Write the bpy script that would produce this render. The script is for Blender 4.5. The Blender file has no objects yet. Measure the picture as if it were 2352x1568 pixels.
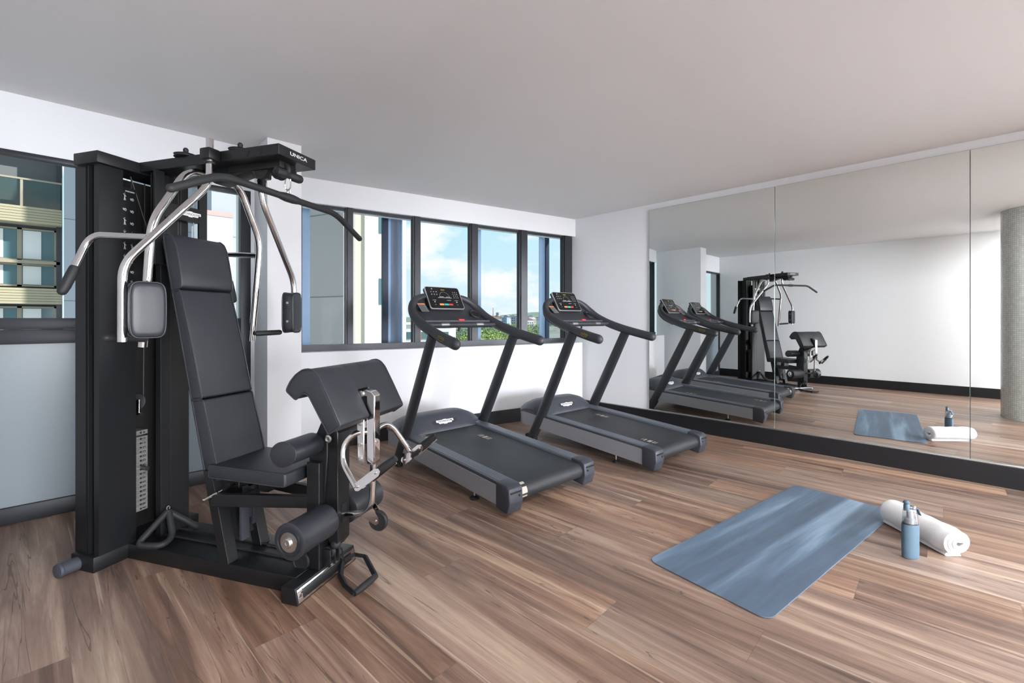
import bpy, bmesh, math, random
from mathutils import Vector, Matrix
random.seed(7)
sc = bpy.context.scene
COL = sc.collection
R = math.radians

# ------------------------------------------------------------------ camera, world, sun, lamps, exposure
YAW = 43.97
cam_d = bpy.data.cameras.new('camera'); cam = bpy.data.objects.new('camera', cam_d); COL.objects.link(cam)
cam.location = (0, 0, 1.3); cam.rotation_euler = (R(90), 0, R(-YAW))
cam_d.sensor_width = 36; cam_d.sensor_fit = 'HORIZONTAL'; cam_d.lens = 36*1048/2352
cam_d.shift_y = -(784-733)/2352; cam_d.clip_start = .02; cam_d.clip_end = 3000
sc.camera = cam
sc.view_settings.view_transform = 'Standard'; sc.view_settings.look = 'None'
sc.view_settings.gamma = 1; sc.view_settings.use_curve_mapping = False
sc.view_settings.exposure = 0.0

SKY_STRENGTH = 1.0
SIDE_FILL = 19.0          # brightness of the added fill panels in the right wall
DOWN = (62.0, 32.0, 14.0)  # watts of the added fill lamps overhead
def make_world():
    w = bpy.data.worlds.new('sky'); sc.world = w; w.use_nodes = True
    nt = w.node_tree; nt.nodes.clear(); N = nt.nodes.new; L = nt.links.new
    out = N('ShaderNodeOutputWorld'); bg = N('ShaderNodeBackground'); L(bg.outputs[0], out.inputs[0])
    tc = N('ShaderNodeTexCoord'); sep = N('ShaderNodeSeparateXYZ'); L(tc.outputs['Generated'], sep.inputs[0])
    ramp = N('ShaderNodeValToRGB'); L(sep.outputs['Z'], ramp.inputs[0])
    e = ramp.color_ramp.elements
    e[0].position = 0.0; e[0].color = (.76, .93, 1.0, 1)
    e[1].position = 1.0; e[1].color = (.30, .58, .92, 1)
    m = e.new(.22); m.color = (.56, .86, .97, 1)
    mp = N('ShaderNodeMapping'); L(tc.outputs['Generated'], mp.inputs[0]); mp.inputs['Scale'].default_value = (1, 1, 2.0)
    mp.inputs['Location'].default_value = (.31, .1, .05)
    nz = N('ShaderNodeTexNoise'); L(mp.outputs[0], nz.inputs[0]); nz.inputs['Scale'].default_value = 5.5
    nz.inputs['Detail'].default_value = 8; nz.inputs['Roughness'].default_value = .52
    cr = N('ShaderNodeValToRGB'); L(nz.outputs[0], cr.inputs[0])
    cr.color_ramp.elements[0].position = .49; cr.color_ramp.elements[0].color = (0, 0, 0, 1)
    cr.color_ramp.elements[1].position = .60; cr.color_ramp.elements[1].color = (1, 1, 1, 1)
    mx = N('ShaderNodeMix'); mx.data_type = 'RGBA'; L(cr.outputs[0], mx.inputs[0]); L(ramp.outputs[0], mx.inputs[6])
    mx.inputs[7].default_value = (1.05, 1.05, 1.05, 1)
    L(mx.outputs[2], bg.inputs[0]); bg.inputs[1].default_value = SKY_STRENGTH
make_world()
sun_d = bpy.data.lights.new('sun', 'SUN'); sun = bpy.data.objects.new('sun', sun_d); COL.objects.link(sun)
sun_d.energy = 6.5; sun_d.angle = R(.6); sun_d.color = (1, .96, .88)
sun.rotation_euler = Vector((.42, -.66, .62)).to_track_quat('Z', 'Y').to_euler()
BACK_FILL = 72.0        # brightness of the added fill panels behind the camera

# ------------------------------------------------------------------ helpers
def link(o, parent=None):
    COL.objects.link(o)
    if parent is not None: o.parent = parent
    return o
def finish(name, bm, mat, parent=None, smooth=True, angle=35):
    me = bpy.data.meshes.new(name)
    bmesh.ops.recalc_face_normals(bm, faces=bm.faces[:])
    if smooth:
        for f in bm.faces: f.smooth = True
        for e in bm.edges:
            if len(e.link_faces) == 2 and e.calc_face_angle(0) > R(angle): e.smooth = False
    bm.to_mesh(me); bm.free()
    for m in (mat if isinstance(mat, (list, tuple)) else [mat]): me.materials.append(m)
    return link(bpy.data.objects.new(name, me), parent)
def thing(name, label, cat, loc=(0, 0, 0), rz=0, group=None):
    o = bpy.data.objects.new(name, None); COL.objects.link(o); o.empty_display_size = .1
    o.location = loc; o.rotation_euler = (0, 0, rz); o['label'] = label; o['category'] = cat
    if group: o['group'] = group
    return o
def tag(o, label, cat, group=None):
    o['label'] = label; o['category'] = cat
    if group: o['group'] = group
    return o
def structure(o, label=None):
    o['kind'] = 'structure'
    if label: o['label'] = label
    return o
def B(): return bmesh.new()
def box(bm, x0, x1, y0, y1, z0, z1, bev=0, seg=2, M=None, mi=0):
    r = bmesh.ops.create_cube(bm, size=1)
    vs = r['verts']
    for v in vs:
        v.co = Vector((x0+(v.co.x+.5)*(x1-x0), y0+(v.co.y+.5)*(y1-y0), z0+(v.co.z+.5)*(z1-z0)))
    es = list({e for v in vs for e in v.link_edges}); fs = list({f for v in vs for f in v.link_faces})
    if bev > 0:
        q = bmesh.ops.bevel(bm, geom=es+vs, offset=bev, segments=seg, affect='EDGES', profile=.5)
        fs = list({f for v in q['verts'] for f in v.link_faces}); vs = list({v for f in fs for v in f.verts})
    if M is not None:
        for v in vs: v.co = M @ v.co
    for f in fs: f.material_index = mi
    return vs
def prism(bm, poly, a0, a1, axis='y', bev=0, seg=2, M=None, mi=0):
    """poly in the two other axes (x,z for y; x,y for z; y,z for x)."""
    def P(p, a):
        return Vector((p[0], a, p[1])) if axis == 'y' else (Vector((p[0], p[1], a)) if axis == 'z' else Vector((a, p[0], p[1])))
    A = [bm.verts.new(P(p, a0)) for p in poly]; Bv = [bm.verts.new(P(p, a1)) for p in poly]
    n = len(poly); fs = [bm.faces.new(A), bm.faces.new(Bv[::-1])]
    for i in range(n): fs.append(bm.faces.new((A[i], Bv[i], Bv[(i+1) % n], A[(i+1) % n])))
    bmesh.ops.recalc_face_normals(bm, faces=fs)
    vs = A+Bv
    if bev > 0:
        es = [e for e in {e for v in vs for e in v.link_edges} if e.calc_face_angle(0) > R(20)]
        q = bmesh.ops.bevel(bm, geom=es, offset=bev, segments=seg, affect='EDGES', profile=.5, clamp_overlap=True)
        seen = set(); st = [q['verts'][0]]
        while st:
            v = st.pop()
            if v in seen: continue
            seen.add(v)
            for e in v.link_edges: st.append(e.other_vert(v))
        vs = list(seen)
    fs = {f for v in vs for f in v.link_faces}
    if M is not None:
        for v in vs: v.co = M @ v.co
    for f in fs: f.material_index = mi
    return vs
def fillet(pts, r, n=6):
    pts = [Vector(p) for p in pts]; out = [pts[0]]
    for i in range(1, len(pts)-1):
        p, a, b = pts[i], pts[i-1], pts[i+1]
        da = (a-p); db = (b-p); ra = min(r, da.length*.49); rb = min(r, db.length*.49)
        s = p+da.normalized()*ra; t = p+db.normalized()*rb
        for k in range(n+1):
            u = k/n; out.append(s*(1-u)**2+p*2*u*(1-u)+t*u*u)
    out.append(pts[-1]); return out
def smoothpath(pts, n=6):
    P = [Vector(p) for p in pts]; out = []
    for i in range(len(P)-1):
        p0 = P[max(i-1, 0)]; p1 = P[i]; p2 = P[i+1]; p3 = P[min(i+2, len(P)-1)]
        for k in range(n):
            t = k/n
            out.append(.5*((2*p1)+(p2-p0)*t+(2*p0-5*p1+4*p2-p3)*t*t+(3*p1-p0-3*p2+p3)*t**3))
    out.append(P[-1]); return out
def sweep(bm, pts, rad, seg=14, closed=False, cap=True, up=None, rb=None, roundcap=False, mi=0):
    """tube along pts; rad number or list; rb second radius (elliptic, across up)."""
    pts = [Vector(p) for p in pts]; n = len(pts)
    ra = rad if isinstance(rad, list) else [rad]*n
    rb_ = rb if isinstance(rb, list) else ([rb]*n if rb else ra)
    if roundcap and not closed:
        def ext(p, q, r0, r1):
            d = (p-q).normalized(); o = []
            for k in (1, 2, 3, 4):
                a = k/4*math.pi/2; o.append((p+d*r0*math.sin(a), max(math.cos(a), .06)))
            return o
        e1 = ext(pts[-1], pts[-2], ra[-1], rb_[-1]); e0 = ext(pts[0], pts[1], ra[0], rb_[0])
        ra2 = [ra[0]*c for _, c in e0[::-1]]+list(ra)+[ra[-1]*c for _, c in e1]
        rb2 = [rb_[0]*c for _, c in e0[::-1]]+list(rb_)+[rb_[-1]*c for _, c in e1]
        pts = [p for p, _ in e0[::-1]]+pts+[p for p, _ in e1]; ra, rb_ = ra2, rb2; n = len(pts)
    T = []
    for i in range(n):
        if closed: t = pts[(i+1) % n]-pts[i-1]
        else: t = pts[min(i+1, n-1)]-pts[max(i-1, 0)]
        T.append(t.normalized())
    u = Vector(up) if up is not None else (Vector((0, 0, 1)) if abs(T[0].z) < .9 else Vector((1, 0, 0)))
    rings = []; nrm = (u-T[0]*u.dot(T[0])).normalized()
    for i in range(n):
        if up is not None:
            nrm = (u-T[i]*u.dot(T[i])).normalized()
        else:
            nrm = (nrm-T[i]*nrm.dot(T[i])).normalized()
        bn = T[i].cross(nrm)
        rings.append([bm.verts.new(pts[i]+nrm*ra[i]*math.cos(2*math.pi*k/seg)+bn*rb_[i]*math.sin(2*math.pi*k/seg)) for k in range(seg)])
    fs = []
    for i in range(n if closed else n-1):
        a, b = rings[i], rings[(i+1) % n]
        for k in range(seg): fs.append(bm.faces.new((a[k], a[(k+1) % seg], b[(k+1) % seg], b[k])))
    if cap and not closed: fs.append(bm.faces.new(rings[0][::-1])); fs.append(bm.faces.new(rings[-1]))
    for f in fs: f.material_index = mi
def cyl(bm, p0, p1, r0, r1=None, seg=24, mi=0):
    sweep(bm, [p0, p1], [r0, r0 if r1 is None else r1], seg=seg, mi=mi)
def lathe(bm, prof, o, axis=(0, 0, 1), seg=32, mi=0, sx=1, sy=1):
    """prof [(r, h)] around axis from o."""
    ax = Vector(axis).normalized(); q = Vector((0, 0, 1)).rotation_difference(ax).to_matrix(); o = Vector(o)
    rings = []
    for r, hh in prof:
        if r < 1e-5: rings.append([bm.verts.new(o+q @ Vector((0, 0, hh)))])
        else: rings.append([bm.verts.new(o+q @ Vector((sx*r*math.cos(2*math.pi*k/seg), sy*r*math.sin(2*math.pi*k/seg), hh))) for k in range(seg)])
    for a, b in zip(rings, rings[1:]):
        for k in range(seg):
            k2 = (k+1) % seg
            if len(a) == 1 and len(b) == 1: continue
            if len(a) == 1: f = bm.faces.new((a[0], b[k], b[k2]))
            elif len(b) == 1: f = bm.faces.new((a[k], a[k2], b[0]))
            else: f = bm.faces.new((a[k], a[k2], b[k2], b[k]))
            f.material_index = mi
    for rr, s in ((rings[0], -1), (rings[-1], 1)):
        if len(rr) > 1:
            f = bm.faces.new(rr[::s] if s > 0 else rr[::-1]); f.material_index = mi
def frameM(o, xa, ya):
    x = Vector(xa).normalized(); y = Vector(ya); y = (y-x*y.dot(x)).normalized(); z = x.cross(y)
    M = Matrix((x, y, z)).transposed().to_4x4(); M.translation = Vector(o); return M
def text(name, s, width, M, mat, parent, ext=.0006, font_h=None, bold=0.0):
    cu = bpy.data.curves.new(name, 'FONT'); cu.body = s; cu.align_x = 'CENTER'; cu.align_y = 'CENTER'; cu.extrude = .01; cu.offset = bold
    t = bpy.data.objects.new(name, cu); me = bpy.data.meshes.new_from_object(t)
    bpy.data.objects.remove(t); bpy.data.curves.remove(cu)
    xs = [v.co.x for v in me.vertices]; ys = [v.co.y for v in me.vertices]
    sx = width/(max(xs)-min(xs)); sy = sx if font_h is None else font_h/(max(ys)-min(ys))
    cxm = (max(xs)+min(xs))/2; cym = (max(ys)+min(ys))/2
    for v in me.vertices:
        v.co = M @ Vector(((v.co.x-cxm)*sx, (v.co.y-cym)*sy, ext if v.co.z > 0 else 0))
    me.materials.append(mat); me.name = name
    return link(bpy.data.objects.new(name, me), parent)

# ------------------------------------------------------------------ materials
def mat(name, col, rough=.5, metal=0, spec=.5, bump=0, bscale=200, coat=0, var=0, emis=None, estr=0, trans=0, alpha=1, ior=1.45, sheen=0):
    m = bpy.data.materials.new(name); m.use_nodes = True; nt = m.node_tree; p = nt.nodes['Principled BSDF']
    p.inputs['Base Color'].default_value = (*col, 1); p.inputs['Roughness'].default_value = rough
    p.inputs['Metallic'].default_value = metal; p.inputs['Specular IOR Level'].default_value = spec
    p.inputs['Coat Weight'].default_value = coat; p.inputs['IOR'].default_value = ior
    p.inputs['Transmission Weight'].default_value = trans; p.inputs['Alpha'].default_value = alpha
    p.inputs['Sheen Weight'].default_value = sheen
    if emis: p.inputs['Emission Color'].default_value = (*emis, 1); p.inputs['Emission Strength'].default_value = estr
    N = nt.nodes.new; L = nt.links.new
    if bump or var:
        tc = N('ShaderNodeTexCoord'); nz = N('ShaderNodeTexNoise'); L(tc.outputs['Object'], nz.inputs[0])
        nz.inputs['Scale'].default_value = bscale; nz.inputs['Detail'].default_value = 3
        if bump:
            b = N('ShaderNodeBump'); b.inputs['Strength'].default_value = bump; b.inputs['Distance'].default_value = .002
            L(nz.outputs[0], b.inputs['Height']); L(b.outputs[0], p.inputs['Normal'])
        if var:
            n2 = N('ShaderNodeTexNoise'); L(tc.outputs['Object'], n2.inputs[0]); n2.inputs['Scale'].default_value = 3
            n2.inputs['Detail'].default_value = 5
            mr = N('ShaderNodeMapRange'); L(n2.outputs[0], mr.inputs[0]); mr.inputs[1].default_value = .3; mr.inputs[2].default_value = .7
            mr.inputs[3].default_value = 1-var; mr.inputs[4].default_value = 1+var
            mu = N('ShaderNodeMix'); mu.data_type = 'RGBA'; mu.blend_type = 'MULTIPLY'; mu.inputs[0].default_value = 1
            mu.inputs[6].default_value = (*col, 1); L(mr.outputs[0], mu.inputs[7]); L(mu.outputs[2], p.inputs['Base Color'])
    return m
M = {}
M['wall'] = mat('painted_plaster', (.80, .813, .84), .75, bump=.05, bscale=90)
M['ceil'] = mat('ceiling_paint', (.73, .725, .73), .85, bump=.04, bscale=60)
M['skirt'] = mat('black_skirting', (.010, .011, .013), .35, bump=.03, bscale=80)
M['frame'] = mat('window_frame_aluminium', (.032, .034, .040), .40, metal=.35, bump=.02)
M['black'] = mat('black_powder_coat', (.0075, .0083, .0098), .40, bump=.06, bscale=500)
M['dark'] = mat('matt_black', (.004, .004, .0045), .6)
M['vinyl'] = mat('black_vinyl_upholstery', (.020, .0228, .029), .42, spec=.6, bump=.25, bscale=420)
M['pipe'] = mat('vinyl_piping', (.030, .033, .038), .30)
M['chrome'] = mat('polished_chrome', (.66, .65, .655), .05, metal=1)
M['satin'] = mat('satin_steel', (.62, .62, .61), .28, metal=1)
M['plate'] = mat('nickel_weight_plate', (.80, .79, .78), .25, metal=.8, bump=.05, bscale=300)
M['rubber'] = mat('black_rubber', (.014, .015, .017), .6, bump=.1, bscale=300)
M['cable'] = mat('cable_sheath', (.02, .02, .022), .4)
M['tm'] = mat('charcoal_moulded_plastic', (.033, .036, .043), .48, bump=.12, bscale=600)
M['tm2'] = mat('grey_moulded_plastic', (.05, .055, .07), .45, bump=.08, bscale=600)
M['cap'] = mat('dark_blue_grey_plastic', (.036, .040, .052), .42, bump=.08, bscale=600)
M['post'] = mat('charcoal_tube_paint', (.024, .026, .031), .4, bump=.04, bscale=400)
M['silver'] = mat('silver_side_panel', (.27, .275, .30), .42, metal=.2, bump=.02)
M['rail'] = mat('ribbed_rail', (.16, .18, .22), .36, metal=.3)
M['belt'] = mat('running_belt', (.022, .025, .029), .5, bump=.3, bscale=700, var=.25)
M['beige'] = mat('belt_print', (.42, .38, .33), .6)
M['white'] = mat('white_print', (.75, .76, .76), .5)
M['grey_print'] = mat('grey_print', (.38, .39, .40), .5)
M['yellow'] = mat('yellow_print', (.62, .46, .03), .45)
M['screen'] = mat('black_console_glass', (.004, .0045, .006), .14, coat=.3)
M['silverrim'] = mat('silver_rim', (.62, .62, .62), .3, metal=.7)
M['orange'] = mat('orange_key', (.85, .27, .10), .5); M['teal'] = mat('teal_key', (.02, .42, .34), .5); M['red'] = mat('red_key', (.55, .03, .03), .45)
M['sens'] = mat('sensor_plate', (.28, .28, .28), .35, metal=.6)
M['blind'] = mat('white_blind', (.85, .87, .86), .7)
M['blue'] = mat('blue_grey_silicone', (.078, .135, .185), .55, bump=.05, bscale=300)
M['darkring'] = mat('dark_seal', (.01, .011, .012), .5)

def glassmat(name, tint, refl=.08, rough=0.0):
    m = bpy.data.materials.new(name); m.use_nodes = True; nt = m.node_tree; nt.nodes.clear(); N = nt.nodes.new; L = nt.links.new
    o = N('ShaderNodeOutputMaterial'); mx = N('ShaderNodeMixShader'); t = N('ShaderNodeBsdfTransparent'); g = N('ShaderNodeBsdfGlossy')
    t.inputs[0].default_value = (*tint, 1); g.inputs['Roughness'].default_value = rough; g.inputs[0].default_value = (1, 1, 1, 1)
    lw = N('ShaderNodeLayerWeight'); lw.inputs[0].default_value = .35
    mr = N('ShaderNodeMapRange'); L(lw.outputs['Facing'], mr.inputs[0]); mr.inputs[3].default_value = refl*.5; mr.inputs[4].default_value = refl*3
    L(mr.outputs[0], mx.inputs[0]); L(t.outputs[0], mx.inputs[1]); L(g.outputs[0], mx.inputs[2]); L(mx.outputs[0], o.inputs[0])
    return m
M['glass'] = glassmat('window_glass', (.985, .995, 1.0), .0005)
M['clear'] = glassmat('clear_plastic', (.80, .82, .84), .22, .05)
def frostmat():
    m = mat('frosted_glass', (.40, .445, .475), .25, spec=.5); nt = m.node_tree; p = nt.nodes['Principled BSDF']; o = nt.nodes['Material Output']
    t = nt.nodes.new('ShaderNodeBsdfTranslucent'); t.inputs[0].default_value = (.46, .52, .56, 1); x = nt.nodes.new('ShaderNodeMixShader'); x.inputs[0].default_value = .5
    nt.links.new(p.outputs[0], x.inputs[1]); nt.links.new(t.outputs[0], x.inputs[2]); nt.links.new(x.outputs[0], o.inputs[0]); return m
M['frost'] = frostmat()
def mirrormat():
    m = bpy.data.materials.new('mirror_silvering'); m.use_nodes = True; nt = m.node_tree; nt.nodes.clear(); N = nt.nodes.new; L = nt.links.new
    o = N('ShaderNodeOutputMaterial'); g = N('ShaderNodeBsdfGlossy'); g.inputs[0].default_value = (.84, .865, .85, 1); g.inputs['Roughness'].default_value = 0
    L(g.outputs[0], o.inputs[0]); return m
M['mirror'] = mirrormat()
M['mirroredge'] = mat('mirror_edge', (.25, .33, .31), .15, metal=.5)

def floor_mat():
    m = bpy.data.materials.new('vinyl_plank_floor'); m.use_nodes = True; nt = m.node_tree; p = nt.nodes['Principled BSDF']
    N = nt.nodes.new; L = nt.links.new
    def math_(op, a, b=None, c=None):
        n = N('ShaderNodeMath'); n.operation = op
        for i, v in enumerate((a, b, c)):
            if v is None: continue
            if isinstance(v, (int, float)): n.inputs[i].default_value = v
            else: L(v, n.inputs[i])
        return n.outputs[0]
    tc = N('ShaderNodeTexCoord'); sp = N('ShaderNodeSeparateXYZ'); L(tc.outputs['Object'], sp.inputs[0])
    X, Y = sp.outputs[0], sp.outputs[1]
    W, LEN = .2505, 1.83
    v = math_('ADD', X, math_('MULTIPLY', Y, .049)); u = math_('SUBTRACT', Y, math_('MULTIPLY', X, .049))
    vr = math_('DIVIDE', math_('SUBTRACT', v, .115), W); row = math_('FLOOR', vr); vf = math_('FRACT', vr)
    cb = N('ShaderNodeCombineXYZ'); L(row, cb.inputs[0]); wn = N('ShaderNodeTexWhiteNoise'); wn.noise_dimensions = '1D'; L(row, wn.inputs['W'])
    ur = math_('DIVIDE', math_('ADD', u, math_('MULTIPLY', math_('ADD', math_('MULTIPLY', row, .37), math_('MULTIPLY', wn.outputs[0], .2)), LEN)), LEN)
    colm = math_('FLOOR', ur); uf = math_('FRACT', ur)
    idc = N('ShaderNodeCombineXYZ'); L(row, idc.inputs[0]); L(colm, idc.inputs[1])
    w2 = N('ShaderNodeTexWhiteNoise'); w2.noise_dimensions = '2D'; L(idc.outputs[0], w2.inputs['Vector'])
    rs = N('ShaderNodeSeparateColor'); L(w2.outputs['Color'], rs.inputs[0])
    # stretched streak coordinates with a per-plank offset
    def streak(sx, sy, det, dist=0, rough=.6, off=37):
        c = N('ShaderNodeCombineXYZ')
        L(math_('ADD', math_('MULTIPLY', v, sx), math_('MULTIPLY', rs.outputs[0], off)), c.inputs[0])
        L(math_('ADD', math_('MULTIPLY', u, sy), math_('MULTIPLY', rs.outputs[1], off)), c.inputs[1])
        n = N('ShaderNodeTexNoise'); L(c.outputs[0], n.inputs[0]); n.inputs['Scale'].default_value = 1
        n.inputs['Detail'].default_value = det; n.inputs['Roughness'].default_value = rough; n.inputs['Distortion'].default_value = dist
        return n.outputs[0]
    s1 = streak(8.5, .55, 4, 1.0)          # broad bands
    s2 = streak(60, 1.8, 4, .5)         # grain
    s3 = streak(17, .30, 2.5, 1.3)        # sapwood streaks
    s4 = streak(180, 9, 2, 0, .7)       # pores
    ramp = N('ShaderNodeValToRGB'); L(s1, ramp.inputs[0]); e = ramp.color_ramp.elements
    e[0].position = .36; e[0].color = (.130, .077, .055, 1); e[1].position = .65; e[1].color = (.37, .255, .180, 1)
    k = e.new(.45); k.color = (.200, .118, .083, 1); k = e.new(.55); k.color = (.270, .168, .118, 1)
    def mixc(fac, a, b, bt='MIX'):
        n = N('ShaderNodeMix'); n.data_type = 'RGBA'; n.blend_type = bt
        for s, val in ((0, fac), (6, a), (7, b)):
            if isinstance(val, (int, float)): n.inputs[s].default_value = val
            elif isinstance(val, tuple): n.inputs[s].default_value = (*val, 1)
            else: L(val, n.inputs[s])
        return n.outputs[2]
    def mrange(x, a, b, c, d):
        n = N('ShaderNodeMapRange'); L(x, n.inputs[0])
        for i, q in enumerate((a, b, c, d)): n.inputs[i+1].default_value = q
        return n.outputs[0]
    c = mixc(mrange(s3, .635, .67, 0, .48), ramp.outputs[0], (.52, .39, .28))
    c = mixc(mrange(s3, .36, .30, 0, .4), c, (.085, .058, .050))
    c = mixc(1.0, c, mrange(s2, .3, .7, .86, 1.14), 'MULTIPLY')
    c = mixc(1.0, c, mrange(s4, .3, .75, .9, 1.1), 'MULTIPLY')
    c = mixc(1.0, c, mrange(rs.outputs[2], 0, 1, .78, 1.22), 'MULTIPLY')
    hs = N('ShaderNodeHueSaturation'); L(c, hs.inputs['Color']); L(mrange(rs.outputs[0], 0, 1, .72, 1.05), hs.inputs['Saturation'])
    c = hs.outputs[0]
    # fine dark veins
    vein = streak(8, .38, 4, 1.2, .5)
    vm = math_('LESS_THAN', math_('ABSOLUTE', math_('SUBTRACT', vein, .5)), .0035)
    c = mixc(math_('MULTIPLY', math_('MULTIPLY', vm, .55), math_('GREATER_THAN', rs.outputs[2], .35)), c, (.045, .032, .028))
    # seams
    ev = math_('MINIMUM', vf, math_('SUBTRACT', 1, vf)); eu = math_('MINIMUM', uf, math_('SUBTRACT', 1, uf))
    seam = math_('MAXIMUM', math_('LESS_THAN', ev, .0045), math_('LESS_THAN', eu, .0008))
    c = mixc(math_('MULTIPLY', seam, .35), c, (.07, .045, .035))
    L(c, p.inputs['Base Color']); L(mrange(s2, .3, .7, .36, .48), p.inputs['Roughness']); p.inputs['Specular IOR Level'].default_value = .45
    b = N('ShaderNodeBump'); b.inputs['Strength'].default_value = .12; b.inputs['Distance'].default_value = .001
    L(math_('SUBTRACT', s4, math_('MULTIPLY', seam, .8)), b.inputs['Height']); L(b.outputs[0], p.inputs['Normal'])
    return m
def mat_yoga():
    m = bpy.data.materials.new('marbled_rubber_mat'); m.use_nodes = True; nt = m.node_tree; p = nt.nodes['Principled BSDF']; N = nt.nodes.new; L = nt.links.new
    tc = N('ShaderNodeTexCoord')
    def nz(sc, det, rough, dist):
        mp = N('ShaderNodeMapping'); mp.inputs['Scale'].default_value = sc; L(tc.outputs['Object'], mp.inputs[0])
        n = N('ShaderNodeTexNoise'); L(mp.outputs[0], n.inputs[0]); n.inputs['Scale'].default_value = 1; n.inputs['Detail'].default_value = det
        n.inputs['Roughness'].default_value = rough; n.inputs['Distortion'].default_value = dist; return n.outputs[0]
    a = nz((.30, 6.2, 1), 4, .5, .35); b = nz((2.2, 22, 1), 5, .7, .6)
    r = N('ShaderNodeValToRGB'); L(a, r.inputs[0]); e = r.color_ramp.elements
    e[0].position = .47; e[0].color = (.072, .108, .158, 1); e[1].position = .64; e[1].color = (.20, .29, .385, 1)
    k = e.new(.55); k.color = (.100, .155, .222, 1)
    r2 = N('ShaderNodeMapRange'); L(b, r2.inputs[0]); r2.inputs[1].default_value = .3; r2.inputs[2].default_value = .75; r2.inputs[3].default_value = .86; r2.inputs[4].default_value = 1.2
    mx = N('ShaderNodeMix'); mx.data_type = 'RGBA'; mx.blend_type = 'MULTIPLY'; mx.inputs[0].default_value = 1; L(r.outputs[0], mx.inputs[6]); L(r2.outputs[0], mx.inputs[7])
    sp = nz((14, 60, 1), 3, .8, 0); th = N('ShaderNodeMapRange'); L(sp, th.inputs[0]); th.inputs[1].default_value = .70; th.inputs[2].default_value = .76; th.inputs[4].default_value = .6
    m2 = N('ShaderNodeMix'); m2.data_type = 'RGBA'; L(th.outputs[0], m2.inputs[0]); L(mx.outputs[2], m2.inputs[6]); m2.inputs[7].default_value = (.33, .43, .52, 1)
    L(m2.outputs[2], p.inputs['Base Color']); p.inputs['Roughness'].default_value = .62
    return m
def mat_towel():
    m = bpy.data.materials.new('terry_cotton'); m.use_nodes = True; nt = m.node_tree; p = nt.nodes['Principled BSDF']; N = nt.nodes.new; L = nt.links.new
    p.inputs['Base Color'].default_value = (.86, .86, .87, 1); p.inputs['Roughness'].default_value = .95; p.inputs['Sheen Weight'].default_value = .4
    tc = N('ShaderNodeTexCoord'); vo = N('ShaderNodeTexVoronoi'); L(tc.outputs['Object'], vo.inputs[0]); vo.inputs['Scale'].default_value = 420
    nz = N('ShaderNodeTexNoise'); L(tc.outputs['Object'], nz.inputs[0]); nz.inputs['Scale'].default_value = 60; nz.inputs['Detail'].default_value = 4
    ad = N('ShaderNodeMath'); L(vo.outputs[0], ad.inputs[0]); L(nz.outputs[0], ad.inputs[1])
    b = N('ShaderNodeBump'); b.inputs['Strength'].default_value = .6; b.inputs['Distance'].default_value = .003; L(ad.outputs[0], b.inputs['Height']); L(b.outputs[0], p.inputs['Normal'])
    return m
def mat_grid(name, col, line, sx, sy, lw=.06, rough=.3, coord='UV', var=.1):
    """small tiles or panel joints as pattern of one surface; object coords x,y scaled (or UV)."""
    m = bpy.data.materials.new(name); m.use_nodes = True; nt = m.node_tree; p = nt.nodes['Principled BSDF']; N = nt.nodes.new; L = nt.links.new
    tc = N('ShaderNodeTexCoord'); mp = N('ShaderNodeMapping'); L(tc.outputs[coord], mp.inputs[0]); mp.inputs['Scale'].default_value = (sx, sy, 1)
    bk = N('ShaderNodeTexBrick'); L(mp.outputs[0], bk.inputs[0]); bk.offset = 0; bk.squash = 1
    bk.inputs['Color1'].default_value = (*[c*(1-var) for c in col], 1); bk.inputs['Color2'].default_value = (*[min(1, c*(1+var)) for c in col], 1)
    bk.inputs['Mortar'].default_value = (*line, 1); bk.inputs['Scale'].default_value = 1; bk.inputs['Mortar Size'].default_value = lw
    bk.inputs['Brick Width'].default_value = 1; bk.inputs['Row Height'].default_value = 1; bk.inputs['Mortar Smooth'].default_value = .1
    L(bk.outputs[0], p.inputs['Base Color']); p.inputs['Roughness'].default_value = rough
    b = N('ShaderNodeBump'); b.inputs['Strength'].default_value = .4; b.inputs['Distance'].default_value = .002; b.invert = True
    L(bk.outputs['Fac'], b.inputs['Height']); L(b.outputs[0], p.inputs['Normal'])
    return m
M['floor'] = floor_mat(); M['yoga'] = mat_yoga(); M['towel'] = mat_towel()

# ------------------------------------------------------------------ room shell
H = 2.74
XN, XR, YB, YL = -.45, 5.20, -8.0, 4.30
C0 = Vector((5.2, 4.11, 0)); BU = Vector((-.982, .189, 0)).normalized(); BN = Vector((.189, .982, 0)).normalized()
def BW(s, off, z): p = C0+BU*s+BN*off; return Vector((p.x, p.y, z))
def quadbox(bm, f, s0, s1, o0, o1, z0, z1, mi=0):
    P = [f(s, o, z) for z in (z0, z1) for s, o in ((s0, o0), (s1, o0), (s1, o1), (s0, o1))]
    v = [bm.verts.new(p) for p in P]
    for idx in ((0, 3, 2, 1), (4, 5, 6, 7), (0, 1, 5, 4), (1, 2, 6, 5), (2, 3, 7, 6), (3, 0, 4, 7)):
        bm.faces.new([v[i] for i in idx]).material_index = mi
def sbox(name, x0, x1, y0, y1, z0, z1, m, bev=0, parent=None):
    bm = B(); box(bm, x0, x1, y0, y1, z0, z1, bev); return finish(name, bm, m, parent, smooth=bev > 0)
structure(sbox('floor', XN-.2, XR+.3, YB-.2, 5.3, -.12, 0, M['floor']), 'reddish brown wood-look plank floor')
structure(sbox('ceiling', XN-.2, XR+.3, YB-.2, 5.4, H, H+.2, M['ceil']), 'plain pale grey ceiling')
structure(sbox('wall_right', XR+.03, XR+.3, YB-.2, 4.35, 0, H, M['wall']))
structure(sbox('wall_near', XN-.2, XN, YB-.2, YL+.2, 0, H, M['wall']))
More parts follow.
